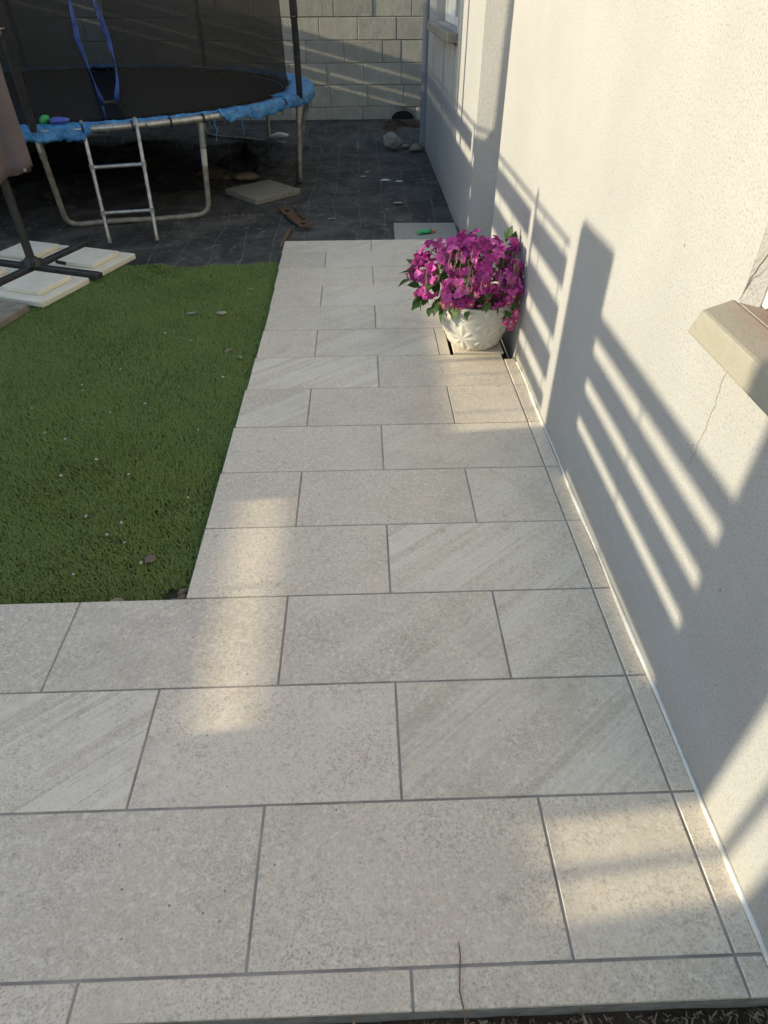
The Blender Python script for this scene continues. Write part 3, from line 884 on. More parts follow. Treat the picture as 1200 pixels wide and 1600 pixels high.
# mat
vs = [tp(0, 0, TZ - .05)]; fs = []
for j, (r, z) in enumerate(((.6, TZ - .045), (1.2, TZ - .03), (1.72, TZ - .008), (1.78, TZ), (1.78, TZ - .012))):
    for k in range(72): vs.append(tp(k * 5, r, z + .004 * math.sin(k * .9) * (r < 1.7)))
for k in range(72): fs.append((0, 1 + k, 1 + (k + 1) % 72))
for j in range(4):
    for k in range(72): fs.append((1 + j * 72 + k, 1 + (j + 1) * 72 + k, 1 + (j + 1) * 72 + (k + 1) % 72, 1 + j * 72 + (k + 1) % 72))
from_py('jumping_mat', vs, fs, 'jump_mat', tramp, True)
# springs
sp = MB(); npt = 9
sp.tube([(1.775 + .26 * i / 20, 0.004 * math.sin(i * 2.1), TZ - .002 - ZG + 0.004 * math.cos(i * 2.1)) for i in range(21)], .0045, 5)
so = sp.build('spring', 'rusty_tube', tramp); spring_me = so.data
for k in range(1, 72):
    from_mesh('spring', spring_me, tramp, (0, 0, 0), (0, 0, RAD(5 * k)))
# blue pad in torn sections
def pad(a0, a1, inner, droop, seed, name='edge_pad', outer=.04, wob=.012):
    n = int((a1 - a0) / 0.3) + 2; jag = 0.0
    rr = random.Random(seed); vs = []; fs = []
    ph = [rr.uniform(0, 6) for _ in range(8)]
    prof_n = 11
    for i in range(n):
        a = a0 + (a1 - a0) * i / (n - 1)
        w1 = .8 * math.sin(a * .31 + ph[0]) + .35 * math.sin(a * .83 + ph[1]) + .22 * math.sin(a * 2.3 + ph[2])
        jag = .75 * jag + rr.uniform(-.25, .25)
        edge_ = min(1.0, min(i, n - 1 - i) / 6 + .25 + .15 * math.sin(a * 5))
        inn = TR - (TR - inner) * edge_ + .02 * w1 * min(1, (TR - inner) / .1) + .02 * jag
        for j in range(prof_n):
            s_ = j / (prof_n - 1)
            if s_ < .62:
                u = s_ / .62
                r = inn + (TR + outer * .6 - inn) * u
                z = TZ + .022 + .012 * math.sin(u * 3.14) + wob * math.sin(a * 1.3 + u * 5 + ph[3]) * (.4 + u) + .5 * wob * math.sin(a * 3.7 - u * 9 + ph[4])
            else:
                u = (s_ - .62) / .38
                r = TR + outer * (.6 + .4 * math.sin(u * 1.57)) + .004 * math.sin(a * 1.1 + u * 4 + ph[5])
                z = TZ + .022 - (droop * (1 + .11 * w1 + .42 * jag)) * u * edge_ + wob * math.sin(a * 1.3 + 5 + ph[3]) * 1.4 * (1 - u) + .003 * math.sin(a * 5 + u * 7 + ph[6])
            vs.append(tp(a, r, z))
    for i in range(n - 1):
        for j in range(prof_n - 1):
            fs.append((i * prof_n + j, (i + 1) * prof_n + j, (i + 1) * prof_n + j + 1, i * prof_n + j + 1))
    o = from_py(name, vs, fs, 'pad_blue', tramp, True)
    md = o.modifiers.new('s', 'SOLIDIFY'); md.thickness = .003
    return o
pad(-97, -71, 1.99, .075, 1, outer=.03, wob=.005).__setitem__('label', 'blue torn pad end still wrapped on the left of the rim')
pad(-45, -19, 1.975, .062, 2, outer=.03, wob=.004).__setitem__('label', 'narrow ragged blue pad on the front right of the rim')
pad(-21, 60, 1.85, .070, 6, outer=.03, wob=.004).__setitem__('label', 'wide crumpled blue pad over the right side of the rim')
pad(-73, -44, 2.012, .004, 9, outer=-.012, wob=.003).__setitem__('label', 'thin strip of torn blue pad left along the inner front rim')
pad(75, 150, 1.85, .06, 3)
pad(165, 250, 1.85, .06, 4)
# legs: U frames
def u_leg(a0, a1, b0=None, b1=None, dz=0.0):
    P0 = Vector(tp(a0, TR, TZ - .02)); P1 = Vector(tp(a1, TR, TZ - .02))
    B0 = Vector((b0[0] - TC.x, b0[1] - TC.y, .022)) if b0 else Vector(tp(a0, TR - .04, ZG + .022))
    B1 = Vector((b1[0] - TC.x, b1[1] - TC.y, .022)) if b1 else Vector(tp(a1, TR - .04, ZG + .022))
    rad = .10
    def corner(B, up, side):
        u = (up - B).normalized(); s_ = (side - B).normalized(); out = []
        for i in range(7):
            q = i / 6
            p = B + u * rad * (1 - q) ** 2 + s_ * rad * q ** 2
            out.append(p)
        return out
    c0 = corner(B0, P0, B1); c1 = corner(B1, P1, B0)[::-1]
    mid = [c0[-1].lerp(c1[0], k / 5) + Vector((0, 0, .006 * math.sin(k * 1.3))) for k in range(1, 5)]
    mb = MB(); mb.tube([P0] + c0 + mid + c1 + [P1], .0205, 10)
    o = mb.build('leg_frame', 'rusty_tube', tramp)
    for P, B in ((P0, B0), (P1, B1)):
        d = (B - P).normalized()
        mb = MB(); mb.tube([P + Vector((0, 0, .0)), P + d * .16], .0245, 10); mb.build('leg_socket', 'galvanised', o)
    return o
front = u_leg(-81, -49.5, (-2.30, 5.16), (-1.27, 5.42))
mb = MB(); P1 = Vector(tp(-49.5, TR, TZ - .02)); B1 = Vector((-1.27 - TC.x, 5.42 - TC.y, .022)); dd = (B1 - P1)
mb.tube([P1 + dd * .27, P1 + dd * .45], .0222, 10); mb.build('sticker', 'label_white', front)
u_leg(-15.6, 12.7, (-.615, 6.407), (-.70, 7.42))
for a in (58, 118, 178, 232): u_leg(a - 14, a + 14)
# poles with foam sleeves
for a in (-81, -15.6, 69, 125, 180, -130):
    x, y, z0 = tp(a, TR + .012, TZ)
    mb = MB(); mb.tube([(x, y, z0 - .12), (x, y, 2.45 - ZG)], .016, 10); p_ = mb.build('pole', 'galvanised', tramp)
    mb = MB(); mb.tube([(x, y, z0 + .0), (x + .002, y, z0 + .3), (x, y + .002, z0 + .53), (x, y, z0 + .55)], [.0255, .027, .0265, .031], 12); mb.build('foam_sleeve', 'foam_black', p_)
    mb = MB(); mb.tube([(x, y, z0 + .555), (x, y + .003, z0 + .9), (x, y, z0 + 1.75)], [.031, .0285, .027], 12); mb.build('foam_sleeve', 'foam_black', p_)
# safety net with an entrance slit
NRad = 1.81
vs = []; fs = []; zs_ = np.linspace(TZ - .01, 2.35, 14); A0, A1 = -63.6, 360 - 68.6
na = 150
for i in range(na + 1):
    a = A0 + (A1 - A0) * i / na
    for j, z in enumerate(zs_):
        fl = .012 * math.sin(a * .16 + z * 2) + .01 * math.sin(a * .5)
        near = min(abs(a - A0), abs(a - A1))
        open_ = 1.6 * max(0, 1 - near / 9) * max(0, (z - .75)) * .8 * (1 if abs(a - A0) < abs(a - A1) else -1)
        rr = NRad + fl + (.02 if z < TZ + .05 else 0)
        vs.append(tp(a + open_, rr, z))
nz_ = len(zs_)
for i in range(na):
    for j in range(nz_ - 1):
        fs.append((i * nz_ + j, (i + 1) * nz_ + j, (i + 1) * nz_ + j + 1, i * nz_ + j + 1))
from_py('safety_net', vs, fs, 'net_mesh', tramp, True)
mb = MB(); mb.tube([tp(a, 1.80, TZ + .012) for a in range(0, 360, 5)], .012, 6, closed=True); mb.build('net_hem', 'jump_mat', tramp)
# blue entrance straps with buckle
def strap(pts, w, name='strap', mat='strap_blue'):
    vs = []; fs = []
    for i, (a, z) in enumerate(pts):
        da = math.degrees(w / NRad) * (.55 + .45 * math.cos(i * .9))
        vs += [tp(a - da, NRad + .022, z), tp(a + da, NRad + .026 + .008 * math.sin(i * .9), z)]
    for i in range(len(pts) - 1): fs.append((2 * i, 2 * i + 1, 2 * i + 3, 2 * i + 2))
    o = from_py(name, vs, fs, mat, tramp, True)
    md = o.modifiers.new('s', 'SOLIDIFY'); md.thickness = .003
    return o
def strap_pts(pl, n=14):
    out = []
    for i in range(n + 1):
        s_ = i / n * (len(pl) - 1); k = min(int(s_), len(pl) - 2); f_ = s_ - k
        out.append((pl[k][0] * (1 - f_) + pl[k + 1][0] * f_, pl[k][1] * (1 - f_) + pl[k + 1][1] * f_))
    return out
strap(strap_pts([(-67.4, .735), (-68.0, .82), (-68.6, .95), (-69.3, 1.10), (-69.1, 1.3), (-68.5, 1.6), (-67, 2.0)]), .017)
strap(strap_pts([(-64.6, .735), (-63.2, .88), (-63.0, 1.0), (-63.4, 1.12), (-64.5, 1.30), (-65.3, 1.6), (-66, 2.0)]), .019)
strap(strap_pts([(-67.6, .72), (-67.4, .62)], 4), .006)
strap(strap_pts([(-64.4, .73), (-63.4, .68), (-63.0, .62)], 4), .005, mat='foam_black')
mb = MB()
mb.tube([tp(-67.4, NRad + .03, .735), tp(-66, NRad + .034, .742), tp(-64.6, NRad + .03, .735)], .011, 8); mb.build('buckle', 'foam_black', tramp)
# torn rag tassels hanging from the rim
for i in range(34):
    a = random.choice([random.uniform(-80, -44), random.uniform(-70, -40), random.uniform(-40, 0)])
    L = random.choice([random.uniform(.02, .06)] * 3 + [random.uniform(.08, .15)])
    x, y, z = tp(a, TR - random.uniform(-.022, .03), TZ - .01)
    mb = MB(); pts = [(x, y, z + .02)]
    for k in range(1, 5): pts.append((x + random.gauss(0, .006), y + random.gauss(0, .006), z - L * k / 4))
    mb.tube(pts, [.004, .0045, .004, .003, .0012], 5); mb.build('torn_rag', random.choice(['rag_dark', 'rag_dark', 'foam_black', 'pad_blue']), tramp)
for a in (-72.5, -63.5, -56.0, -49.0, -24):
    mb = MB(); pts = [(TR + .030 * math.cos(t_), .030 * math.sin(t_)) for t_ in np.linspace(0, 6.28, 13)[:-1]]
    mb.tube([(r * math.cos(RAD(a)), r * math.sin(RAD(a)), TZ - ZG + z) for r, z in pts], .006, 5, closed=True); mb.build('tie_cord', 'foam_black', tramp)

# ladder
lad = empty('trampoline_ladder', (-1.71, 4.81, ZG), 'galvanised two rung ladder hooked on the front of the trampoline rim', 'ladder')
def lp(p): return Vector(p) - Vector((-1.71, 4.81, ZG))
LT = [(-1.935, 5.005, .645), (-1.605, 5.125, .645)]; LF = [(-1.875, 4.785, ZG), (-1.548, 4.831, ZG)]
sides = []
for T, F in zip(LT, LF):
    T = lp(T); F = lp(F); up = (T - F).normalized()
    bk = Vector((TC.x, TC.y, 0)) - Vector((-1.71, 4.81, 0)); bk.z = 0; bk.normalize()
    pts = [F, F.lerp(T, .5), T - up * .03 , T + bk * .012 + Vector((0, 0, .012)), T + bk * .04 + Vector((0, 0, .010)), T + bk * .055 + Vector((0, 0, -.02))]
    mb = MB(); mb.tube(pts, .0135, 10); sides.append(mb.build('side_rail', 'galvanised', lad))
    mb = MB(); mb.tube([F + up * .0, F + up * .035], .0155, 10); mb.build('foot_cap', 'rusty_tube', sides[-1])
for zz in (.40, .127):
    f_ = (zz - ZG) / (.645 - ZG)
    A = lp(LF[0]).lerp(lp(LT[0]), f_); B = lp(LF[1]).lerp(lp(LT[1]), f_)
    mb = MB(); mb.tube([A, A.lerp(B, .1), A.lerp(B, .9), B], [.016, .0125, .0125, .016], 10); rg = mb.build('rung', 'galvanised', lad)
    for P in (A, B):
        mb = MB(); mb.tube([P - Vector((0, 0, .018)), P + Vector((0, 0, .018))], .0185, 10); mb.build('bracket', 'galvanised', rg)

# toys on the pad's left end
px_, py_, pz_ = Vector(tp(-79.0, TR - .03, TZ + .035)) + Vector((TC.x, TC.y, ZG))
tag(lump('plastic_toy', (.035, .03, .024), 'toy_green', (px_, py_, pz_), 71, .35, None, 2), 'bright green plastic toy resting on the left end of the blue pad', 'toy')
px_, py_, pz_ = Vector(tp(-76.5, TR - .02, TZ + .03)) + Vector((TC.x, TC.y, ZG))
tag(lump('plastic_bag', (.07, .035, .022), 'toy_purple', (px_, py_, pz_), 72, .4, None, 2), 'crumpled purple blue wrapper on the left end of the blue pad', 'wrapper')

# things lying under and beside the trampoline
def crumple(name, size, mat, loc, rz, seed, label, cat):
    nx_, ny_ = 40, 30
    r_ = random.Random(seed); p1 = r_.uniform(0, 9)
    xs_ = np.linspace(-1, 1, nx_); ys_ = np.linspace(-1, 1, ny_); X_, Y_ = np.meshgrid(xs_, ys_)
    h = np.clip(1 - np.maximum(np.abs(X_), np.abs(Y_)) ** 3, 0, 1)
    Z_ = size[2] * h * (.62 + .30 * vnoise(X_ * 1.6, Y_ * 1.6, p1) + .1 * np.abs(vnoise(X_ * 4, Y_ * 4, p1 + 2)))
    Z_ = np.maximum(Z_, 0.002)
    X2 = X_ + .12 * vnoise(X_ * 1.5, Y_ * 1.5, p1 + 5); Y2 = Y_ + .12 * vnoise(X_ * 1.5, Y_ * 1.5, p1 + 7)
    vs_ = np.stack([(X2 * size[0]).ravel(), (Y2 * size[1]).ravel(), Z_.ravel()], 1)
    fs_ = [(j * nx_ + i, j * nx_ + i + 1, (j + 1) * nx_ + i + 1, (j + 1) * nx_ + i) for j in range(ny_ - 1) for i in range(nx_ - 1)]
    o = from_py(name, vs_, fs_, mat, None, True, loc)
    o.rotation_euler = (0, 0, rz)
    return tag(o, label, cat)
crumple('black_tarp', (.28, .50, .16), 'tarp_black', (-1.22, 7.25, ZG), -.2, 3, 'crumpled black membrane heap under the right side of the trampoline', 'tarp')
crumple('black_tarp', (1.25, .95, .20), 'tarp_black', (-2.75, 7.0, ZG), .1, 8, 'long heap of black plastic in the dark below the trampoline mat', 'tarp')
crumple('soil_heap', (.3, .2, .10), 'soil', (-1.45, 6.85, ZG), .3, 5, 'small brown soil heap under the trampoline behind its front leg', 'soil heap')
tag(lump('plastic_sheet', (.11, .04, .035), 'plastic_white', (-1.02, 8.62, ZG), 12, .35, None, 2), 'white crumpled plastic scrap under the right edge of the blue pad', 'plastic')
mb = MB(); mb.box((-.14, -.03, 0), (.14, .03, .025), .004); o = mb.build('wood_offcut', 'paver_grey', None, (-1.05, 8.30, ZG + .012)); o.rotation_euler = (0, 0, -.1)
tag(o, 'pale wooden offcut lying on the membrane under the trampoline', 'wood')
# paving slab
sl = MB()
c4 = [(-1.255, 6.12), (-.945, 5.745), (-.595, 6.09), (-.905, 6.45)]
n4 = len(c4)
cx = sum(p[0] for p in c4) / 4; cy = sum(p[1] for p in c4) / 4
bot = [(x - cx, y - cy, 0) for x, y in c4]; t1 = [(x - cx, y - cy, .036) for x, y in c4]; t2 = [((x - cx) * .985, (y - cy) * .985, .042) for x, y in c4]
vs = bot + t1 + t2
fs = [(3, 2, 1, 0), (8, 9, 10, 11)] + [(i, (i + 1) % 4, 4 + (i + 1) % 4, 4 + i) for i in range(4)] + [(4 + i, 4 + (i + 1) % 4, 8 + (i + 1) % 4, 8 + i) for i in range(4)]
o = from_py('paving_slab', vs, fs, 'paver_grey', None, False, (cx, cy, ZG + .004))
tag(o, 'square grey concrete paving slab lying on the membrane beside the trampoline leg', 'paving slab')
tag(lump('flat_rock', (.125, .085, .038), 'rock_brown', (-1.13, 6.62, ZG), 21, .22, None, 3), 'flat brown rock just behind the grey paving slab', 'rock')
# rusty plate with holes
bm = bmesh.new()
def ring(cx_, cy_, hw, hl):
    return [(cx_ - hw, cy_ - hl), (cx_ + hw, cy_ - hl), (cx_ + hw, cy_ + hl), (cx_ - hw, cy_ + hl)]
pl = MB(); HWd = .048; HL = .315
cuts = [-HL, -.25, -.19, -.10, .10, .18, .24, HL]
holes_i = {1, 5}
for i in range(len(cuts) - 1):
    y0, y1 = cuts[i], cuts[i + 1]
    zf = lambda y: .012 + .010 * (y / HL) ** 2 + (.01 if y < -.1 else 0)
    parts_ = [(-HWd, HWd)] if i not in holes_i else [(-HWd, -.02), (.02, HWd)]
    for (x0, x1) in parts_:
        th = .006
        pl.add([(x0, y0, zf(y0)), (x1, y0, zf(y0)), (x1, y1, zf(y1)), (x0, y1, zf(y1)), (x0, y0, zf(y0) + th), (x1, y0, zf(y0) + th), (x1, y1, zf(y1) + th), (x0, y1, zf(y1) + th)],
               [(0, 3, 2, 1), (4, 5, 6, 7), (0, 1, 5, 4), (1, 2, 6, 5), (2, 3, 7, 6), (3, 0, 4, 7)])
for sx_ in (-1, 1):
    pl.box((sx_ * HWd - .004, -.10, .020), (sx_ * HWd + .004, .10, .034))
o = pl.build('rusty_plate', 'rust', None, (-.585, 5.30, ZG)); o.rotation_euler = (0, 0, math.atan2(.24, .62))
tag(o, 'rusty slotted metal plate lying on the membrane beyond the path end', 'metal plate')
mb = MB(); mb.tube([(-.600, 5.04, ZG + .012), (-.612, 4.86, ZG + .014), (-.632, 4.68, ZG + .012), (-.635, 4.60, ZG + .008)], [.007, .012, .011, .006], 7)
tag(mb.build('stick', 'wood_stick'), 'short brown stick on the membrane at the far left path corner', 'stick')
tag(lump('round_stone', (.095, .09, .085), 'rock_pale', (.285, 7.97, ZG), 41, .22, None, 3), 'rough round pale stone near the downpipe', 'stone')
tag(lump('rubble', (.075, .05, .035), 'paver_old', (.56, 7.86, ZG), 43, .35, None, 2), 'small grey rubble lump at the foot of the downpipe', 'rubble')
tag(lump('rubble', (.04, .035, .02), 'paver_old', (.44, 8.02, ZG + .01), 44, .35, None, 2), 'smallest rubble lump between round stone and downpipe', 'rubble')
crumple('soil_heap', (.30, .42, .07), 'soil', (.50, 9.3, ZG), 0, 15, 'low bank of bare soil in front of the hole in the wall', 'soil heap')
# weed tufts
def tuft(loc, label, nbl=16, h=.06):
    vs = []; fs = []
    for i in range(nbl):
        a = random.uniform(0, 6.28); L = h * random.uniform(.5, 1); le = random.uniform(.3, 1.1); w = .003
        ca, sa = math.cos(a), math.sin(a); b0 = len(vs)
        vs += [(-sa * w, ca * w, 0), (sa * w, -ca * w, 0), (ca * L * .5 * math.sin(le) + sa * w, sa * L * .5 * math.sin(le) - ca * w, L * .6), (ca * L * .5 * math.sin(le) - sa * w, sa * L * .5 * math.sin(le) + ca * w, L * .6), (ca * L * math.sin(le), sa * L * math.sin(le), L * .75)]
        fs += [(b0, b0 + 1, b0 + 2, b0 + 3), (b0 + 3, b0 + 2, b0 + 4)]
    return tag(from_py('weed_tuft', vs, fs, 'leaf_green', None, False, loc), label, 'weed')
tuft((-.665, 6.33, ZG), 'tiny green weed at the foot of the trampoline right leg')
tuft((-.60, 5.55, ZG), 'sparse weed growing beside the rusty plate', 14, .05)
for i in range(16):
    pass
# white scuffs of dried mortar on the membrane
for i, (x, y, s_) in enumerate(((.16, 6.55, .03), (.30, 6.5, .022), (-.05, 6.7, .025), (.25, 5.75, .03), (-.3, 5.3, .02), (.0, 6.9, .02))):
    tag(lump('mortar_scab', (s_ * 1.4, s_, .004), 'plastic_white' if i < 2 else 'rock_pale', (x, y, ZG + .004), 80 + i, .45, None, 2), ('large white mortar splash on the membrane midway along the house', 'white mortar splash on the membrane nearest the house wall', 'pale mortar splash left of the two white ones', 'pale mortar splash on the membrane just beyond the lone tile', 'small pale mortar splash beside the rusty plate', 'farthest pale mortar splash on the membrane towards the round stone')[i], 'mortar splash', 'mortar splashes on the membrane')
# toy on the lone tile
toy = empty('toy_pistol', (.395, 4.80, ZG + .034), 'small green and orange plastic toy on the lone grey tile', 'toy', rz=RAD(4))
o = lump('body', (.060, .026, .016), 'toy_green', (0, 0, 0), 91, .2, toy, 2)
mb = MB(); mb.box((-.055, -.034, .004), (-.028, -.004, .022), .005); mb.build('grip', 'toy_green', toy)
mb = MB(); mb.tube([(.055, .005, .014), (.078, .006, .014)], .009, 10); mb.build('nozzle', 'toy_orange', toy)

# ------------------------------------------------------------------ parasol with weighted cross base
P0 = (-2.125, 4.085)
RZ = RAD(-20)
par = empty('parasol', (P0[0], P0[1], 0.0), 'folded taupe parasol on a dark pole at the left edge', 'parasol', rz=RZ)
mb = MB(); mb.tube([(0, 0, .02), (0, 0, 2.75)], .0255, 14); mb.build('pole', 'pole_dark', par)
mb = MB(); mb.tube([(0, 0, .028), (0, 0, .055), (0, 0, .075)], [.060, .050, .030], 14)
for k in range(4):
    a = math.pi / 2 * k + .785
    mb.box((.05 * math.cos(a) - .013, .05 * math.sin(a) - .013, .030), (.05 * math.cos(a) + .013, .05 * math.sin(a) + .013, .058), .003)
mb.build('flange', 'pole_dark', par)
for k in range(4):
    a = math.pi / 2 * k
    m_ = Matrix.Rotation(a, 4, 'Z')
    mb = MB(); mb.box((.03, -.021, -.006), (.50, .021, .030), .004, m_); mb.build('base_arm', 'pole_dark', par)
mb = MB(); mb.tube([(.14, .055, .042), (.21, .045, .042)], .011, 8); mb.build('knob', 'foam_black', par)
# folded canopy
vs = []; fs = []; seg = 96; zl = np.linspace(0, 1, 34)
for j, s_ in enumerate(zl):
    z = .545 + s_ * 2.10
    base_r = .205 - .02 * s_ - .115 * min(1, max(0, (z - 1.10) / .28)) - .02 * max(0, s_ - .6)
    for k in range(seg):
        a = 2 * math.pi * k / seg
        f_ = (math.sin(a * 5 + 2.2 * s_ + .6) * .5 + .5) ** 1.5
        r = base_r * (.70 + .30 * f_) + .008 * math.sin(a * 11 + z * 5)
        zz = z + (.03 * math.sin(a * 2 + 1) + .012 * math.sin(a * 7)) * max(0, 1 - s_ * 12)
        vs.append((r * math.cos(a), r * math.sin(a), zz))
for j in range(len(zl) - 1):
    for k in range(seg): fs.append((j * seg + k, j * seg + (k + 1) % seg, (j + 1) * seg + (k + 1) % seg, (j + 1) * seg + k))
can = from_py('canopy', vs, fs, 'canopy_taupe', par, True)
md = can.modifiers.new('s', 'SOLIDIFY'); md.thickness = .004
mb = MB(); ea = -.05; ef = (math.sin(ea * 5 + .7) * .5 + .5) ** 1.5; er = .204 * (.70 + .30 * ef) + .008 * math.sin(ea * 11 + 2.85); mb.tube([(er * math.cos(ea), er * math.sin(ea), .575), ((er + .006) * math.cos(ea), (er + .006) * math.sin(ea), .575)], .009, 10); mb.build('eyelet', 'galvanised', can)
# cross base weights
wl = {(1, -1): 'cream stepped concrete weight on the lawn nearest the path, front right of the parasol foot', (1, 1): 'cream stepped concrete weight behind the base arm, back right of the parasol foot',
      (-1, 1): 'cream stepped concrete weight back left of the parasol foot on the membrane', (-1, -1): 'cream stepped concrete weight front left of the parasol foot, cut by the picture edge'}
for (sx_, sy_), lab in wl.items():
    e1 = Vector((math.cos(RZ), math.sin(RZ))); e2 = Vector((-math.sin(RZ), math.cos(RZ)))
    p = Vector(P0) + e1 * .235 * sx_ + e2 * .235 * sy_
    w_ = empty('parasol_weight', (p.x, p.y, -.030), lab, 'weight', 'stepped weights on the parasol base', rz=RZ + random.uniform(-.03, .03))
    mb = MB(); mb.box((-.203, -.203, 0), (.203, .203, .036), .006); mb.build('slab', 'paver_cream', w_)
    mb = MB(); mb.box((-.135, -.135, .0365), (.135, .135, .066), .006); mb.build('raised_block', 'paver_cream', w_)
# older slab in front of it at the left edge
mb = MB(); mb.box((-.2, -.2, 0), (.2, .2, .05), .01); o = mb.build('old_slab', 'paver_old', None, (-2.175, 3.36, -.040)); o.rotation_euler = (0, 0, RAD(-14))
tag(o, 'weathered brown concrete slab on the lawn cut by the left picture edge', 'paving slab')

# ------------------------------------------------------------------ flower pot
PC = (0.477, 2.908, 0.013)
pot = empty('flower_pot', PC, 'white star patterned plant pot with magenta flowers standing against the wall', 'plant pot')
NA, NZ = 240, 64
prof = [(0.0, .104), (.10, .124), (.3, .146), (.55, .163), (.8, .172), (1.0, .176)]
def prof_r(s_):
    for (a, ra), (b, rb) in zip(prof[:-1], prof[1:]):
        if s_ <= b: return ra + (rb - ra) * (s_ - a) / (b - a)
    return prof[-1][1]
PH = .232
vs = []; fs = []
def petal(u, v, ax, ay, bx_, by_):
    dx, dy = bx_ - ax, by_ - ay; L = math.hypot(dx, dy)
    t_ = ((u - ax) * dx + (v - ay) * dy) / (L * L)
    if t_ <= 0 or t_ >= 1: return 0.0
    d = abs((u - ax) * dy - (v - ay) * dx) / L
    w = .17 * math.sin(math.pi * t_) * L
    return max(0.0, 1 - d / w) * math.sin(math.pi * t_) ** .5 if w > 1e-6 else 0.0
cols, rows_ = 9, 2.6
for j in range(NZ + 1):
    s_ = j / NZ
    r0 = prof_r(s_)
    for k in range(NA):
        a = 2 * math.pi * k / NA
        uu = a / (2 * math.pi) * cols; vv = s_ * rows_ + .15
        fu, fv = uu - math.floor(uu), vv - math.floor(vv)
        h = 0.0
        for (A_, B_) in (((0, 0), (1, 0)), ((0, 0), (0, 1)), ((1, 0), (1, 1)), ((0, 1), (1, 1)), ((0, 0), (1, 1)), ((1, 0), (0, 1)), ((0, 0), (.5, .5)), ((1, 1), (.5, .5)), ((1, 0), (.5, .5)), ((0, 1), (.5, .5))):
            if A_ != (0, 0) or B_ not in ((1, 1),):
                h = max(h, petal(fu, fv, *A_, *B_))
        r = r0 + .006 * h * (1 if .03 < s_ < .93 else 0)
        if s_ >= .95: r = r0 + .006
        vs.append((r * math.cos(a), r * math.sin(a), s_ * PH))
for j in range(NZ):
    for k in range(NA): fs.append((j * NA + k, j * NA + (k + 1) % NA, (j + 1) * NA + (k + 1) % NA, (j + 1) * NA + k))
b0 = len(vs)
for (r, z) in ((.165, PH), (.160, PH - .03)):
    for k in range(NA): vs.append((r * math.cos(2 * math.pi * k / NA), r * math.sin(2 * math.pi * k / NA), z))
for (ra, rb) in ((NZ * NA, b0), (b0, b0 + NA)):
    for k in range(NA): fs.append((ra + k, ra + (k + 1) % NA, rb + (k + 1) % NA, rb + k))
fs.append(tuple(range(NA))[::-1])
from_py('pot', vs, fs, 'pot_white', pot, True)
mb = MB(); mb.lathe([(.0001, PH - .02), (.08, PH - .018), (.161, PH - .025)], 32); mb.build('soil', 'potting_soil', pot)

def flower_mesh(name, mat, npet, L, W, cup, seed, center=None):
    r_ = random.Random(seed); vs = []; fs = []
    for p_ in range(npet):
        a = 2 * math.pi * p_ / npet + r_.uniform(-.2, .2); cu = cup + r_.uniform(-.25, .25)
        Ls = L * r_.uniform(.8, 1.1)
        b0 = len(vs); ns = 4
        for i in range(ns + 1):
            s_ = i / ns
            w = W * (math.sin(math.pi * (s_ * .82 + .10))) / 2
            rr = Ls * s_ * math.cos(cu * (1 - .55 * s_)); zz = Ls * s_ * math.sin(cu * (1 - .75 * s_)) - .22 * Ls * s_ ** 3
            for q, off in ((-1, .25 * w), (0, 0), (1, .25 * w)):
                x_, y_ = rr, q * w
                vs.append((x_ * math.cos(a) - y_ * math.sin(a), x_ * math.sin(a) + y_ * math.cos(a), zz + off + r_.uniform(-.0015, .0015)))
        for i in range(ns):
            c_ = b0 + 3 * i
            fs += [(c_, c_ + 1, c_ + 4, c_ + 3), (c_ + 1, c_ + 2, c_ + 5, c_ + 4)]
    me = bpy.data.meshes.new(name); me.from_pydata(vs, [], fs); me.update()
    me.materials.append(M(mat))
    me.polygons.foreach_set('use_smooth', [True] * len(me.polygons))
    return me
fl_big = [flower_mesh('flower', 'petal_magenta', n_, L_, W_, c_, s_) for n_, L_, W_, c_, s_ in ((5, .036, .030, .5, 1), (4, .042, .034, .8, 2), (3, .040, .036, .9, 3), (5, .034, .024, .3, 4), (4, .038, .036, 1.0, 5))]
fl_small = [flower_mesh('blossom', 'petal_pink', n_, L_, W_, c_, s_) for n_, L_, W_, c_, s_ in ((6, .020, .015, .9, 11), (5, .022, .018, .7, 12))]
fl_core = flower_mesh('core', 'petal_pale', 6, .0085, .006, 1.1, 21)
leafs = [leaf_mesh('leaf', .060, .038, 'leaf_green', .25, .3), leaf_mesh('leaf', .050, .030, 'leaf_green', .1, .35), leaf_mesh('leaf', .066, .042, 'leaf_green', .35, .25)]
def face_rot(nrm, roll):
    q = Vector(nrm).to_track_quat('Z', 'Y') @ Quaternion((0, 0, 1), roll)
    return q.to_euler()
CX = Vector((-.035, 0.0, PH + .095))
RX, RY, RZ_ = .29, .21, .17
fr_ = random.Random(5)
XMAX = XW - PC[0] - .032
def dome(u, v, k=1.0):
    d = Vector((math.cos(v) * math.cos(u), math.cos(v) * math.sin(u), math.sin(v)))
    p = CX + Vector((d.x * RX, d.y * RY, d.z * RZ_)) * k
    p.x = min(p.x, XMAX)
    nn = Vector((d.x / RX, d.y / RY, d.z / RZ_)).normalized()
    return p, nn
cnt = 0
while cnt < 250:
    u = fr_.uniform(0, 2 * math.pi); sv_ = fr_.uniform(-.45, 1); v = math.asin(sv_)
    k = fr_.uniform(.78, 1.06)
    p, nn = dome(u, v, k)
    if p.z < PH + .0 and p.x > .02: continue
    nn = (nn + Vector((fr_.gauss(0, .45), fr_.gauss(0, .45), fr_.gauss(0, .45)))).normalized()
    s_ = fr_.uniform(.6, 1.12)
    from_mesh('flower', fr_.choice(fl_big), pot, p, face_rot(nn, fr_.uniform(0, 6)), (s_, s_, s_)); cnt += 1
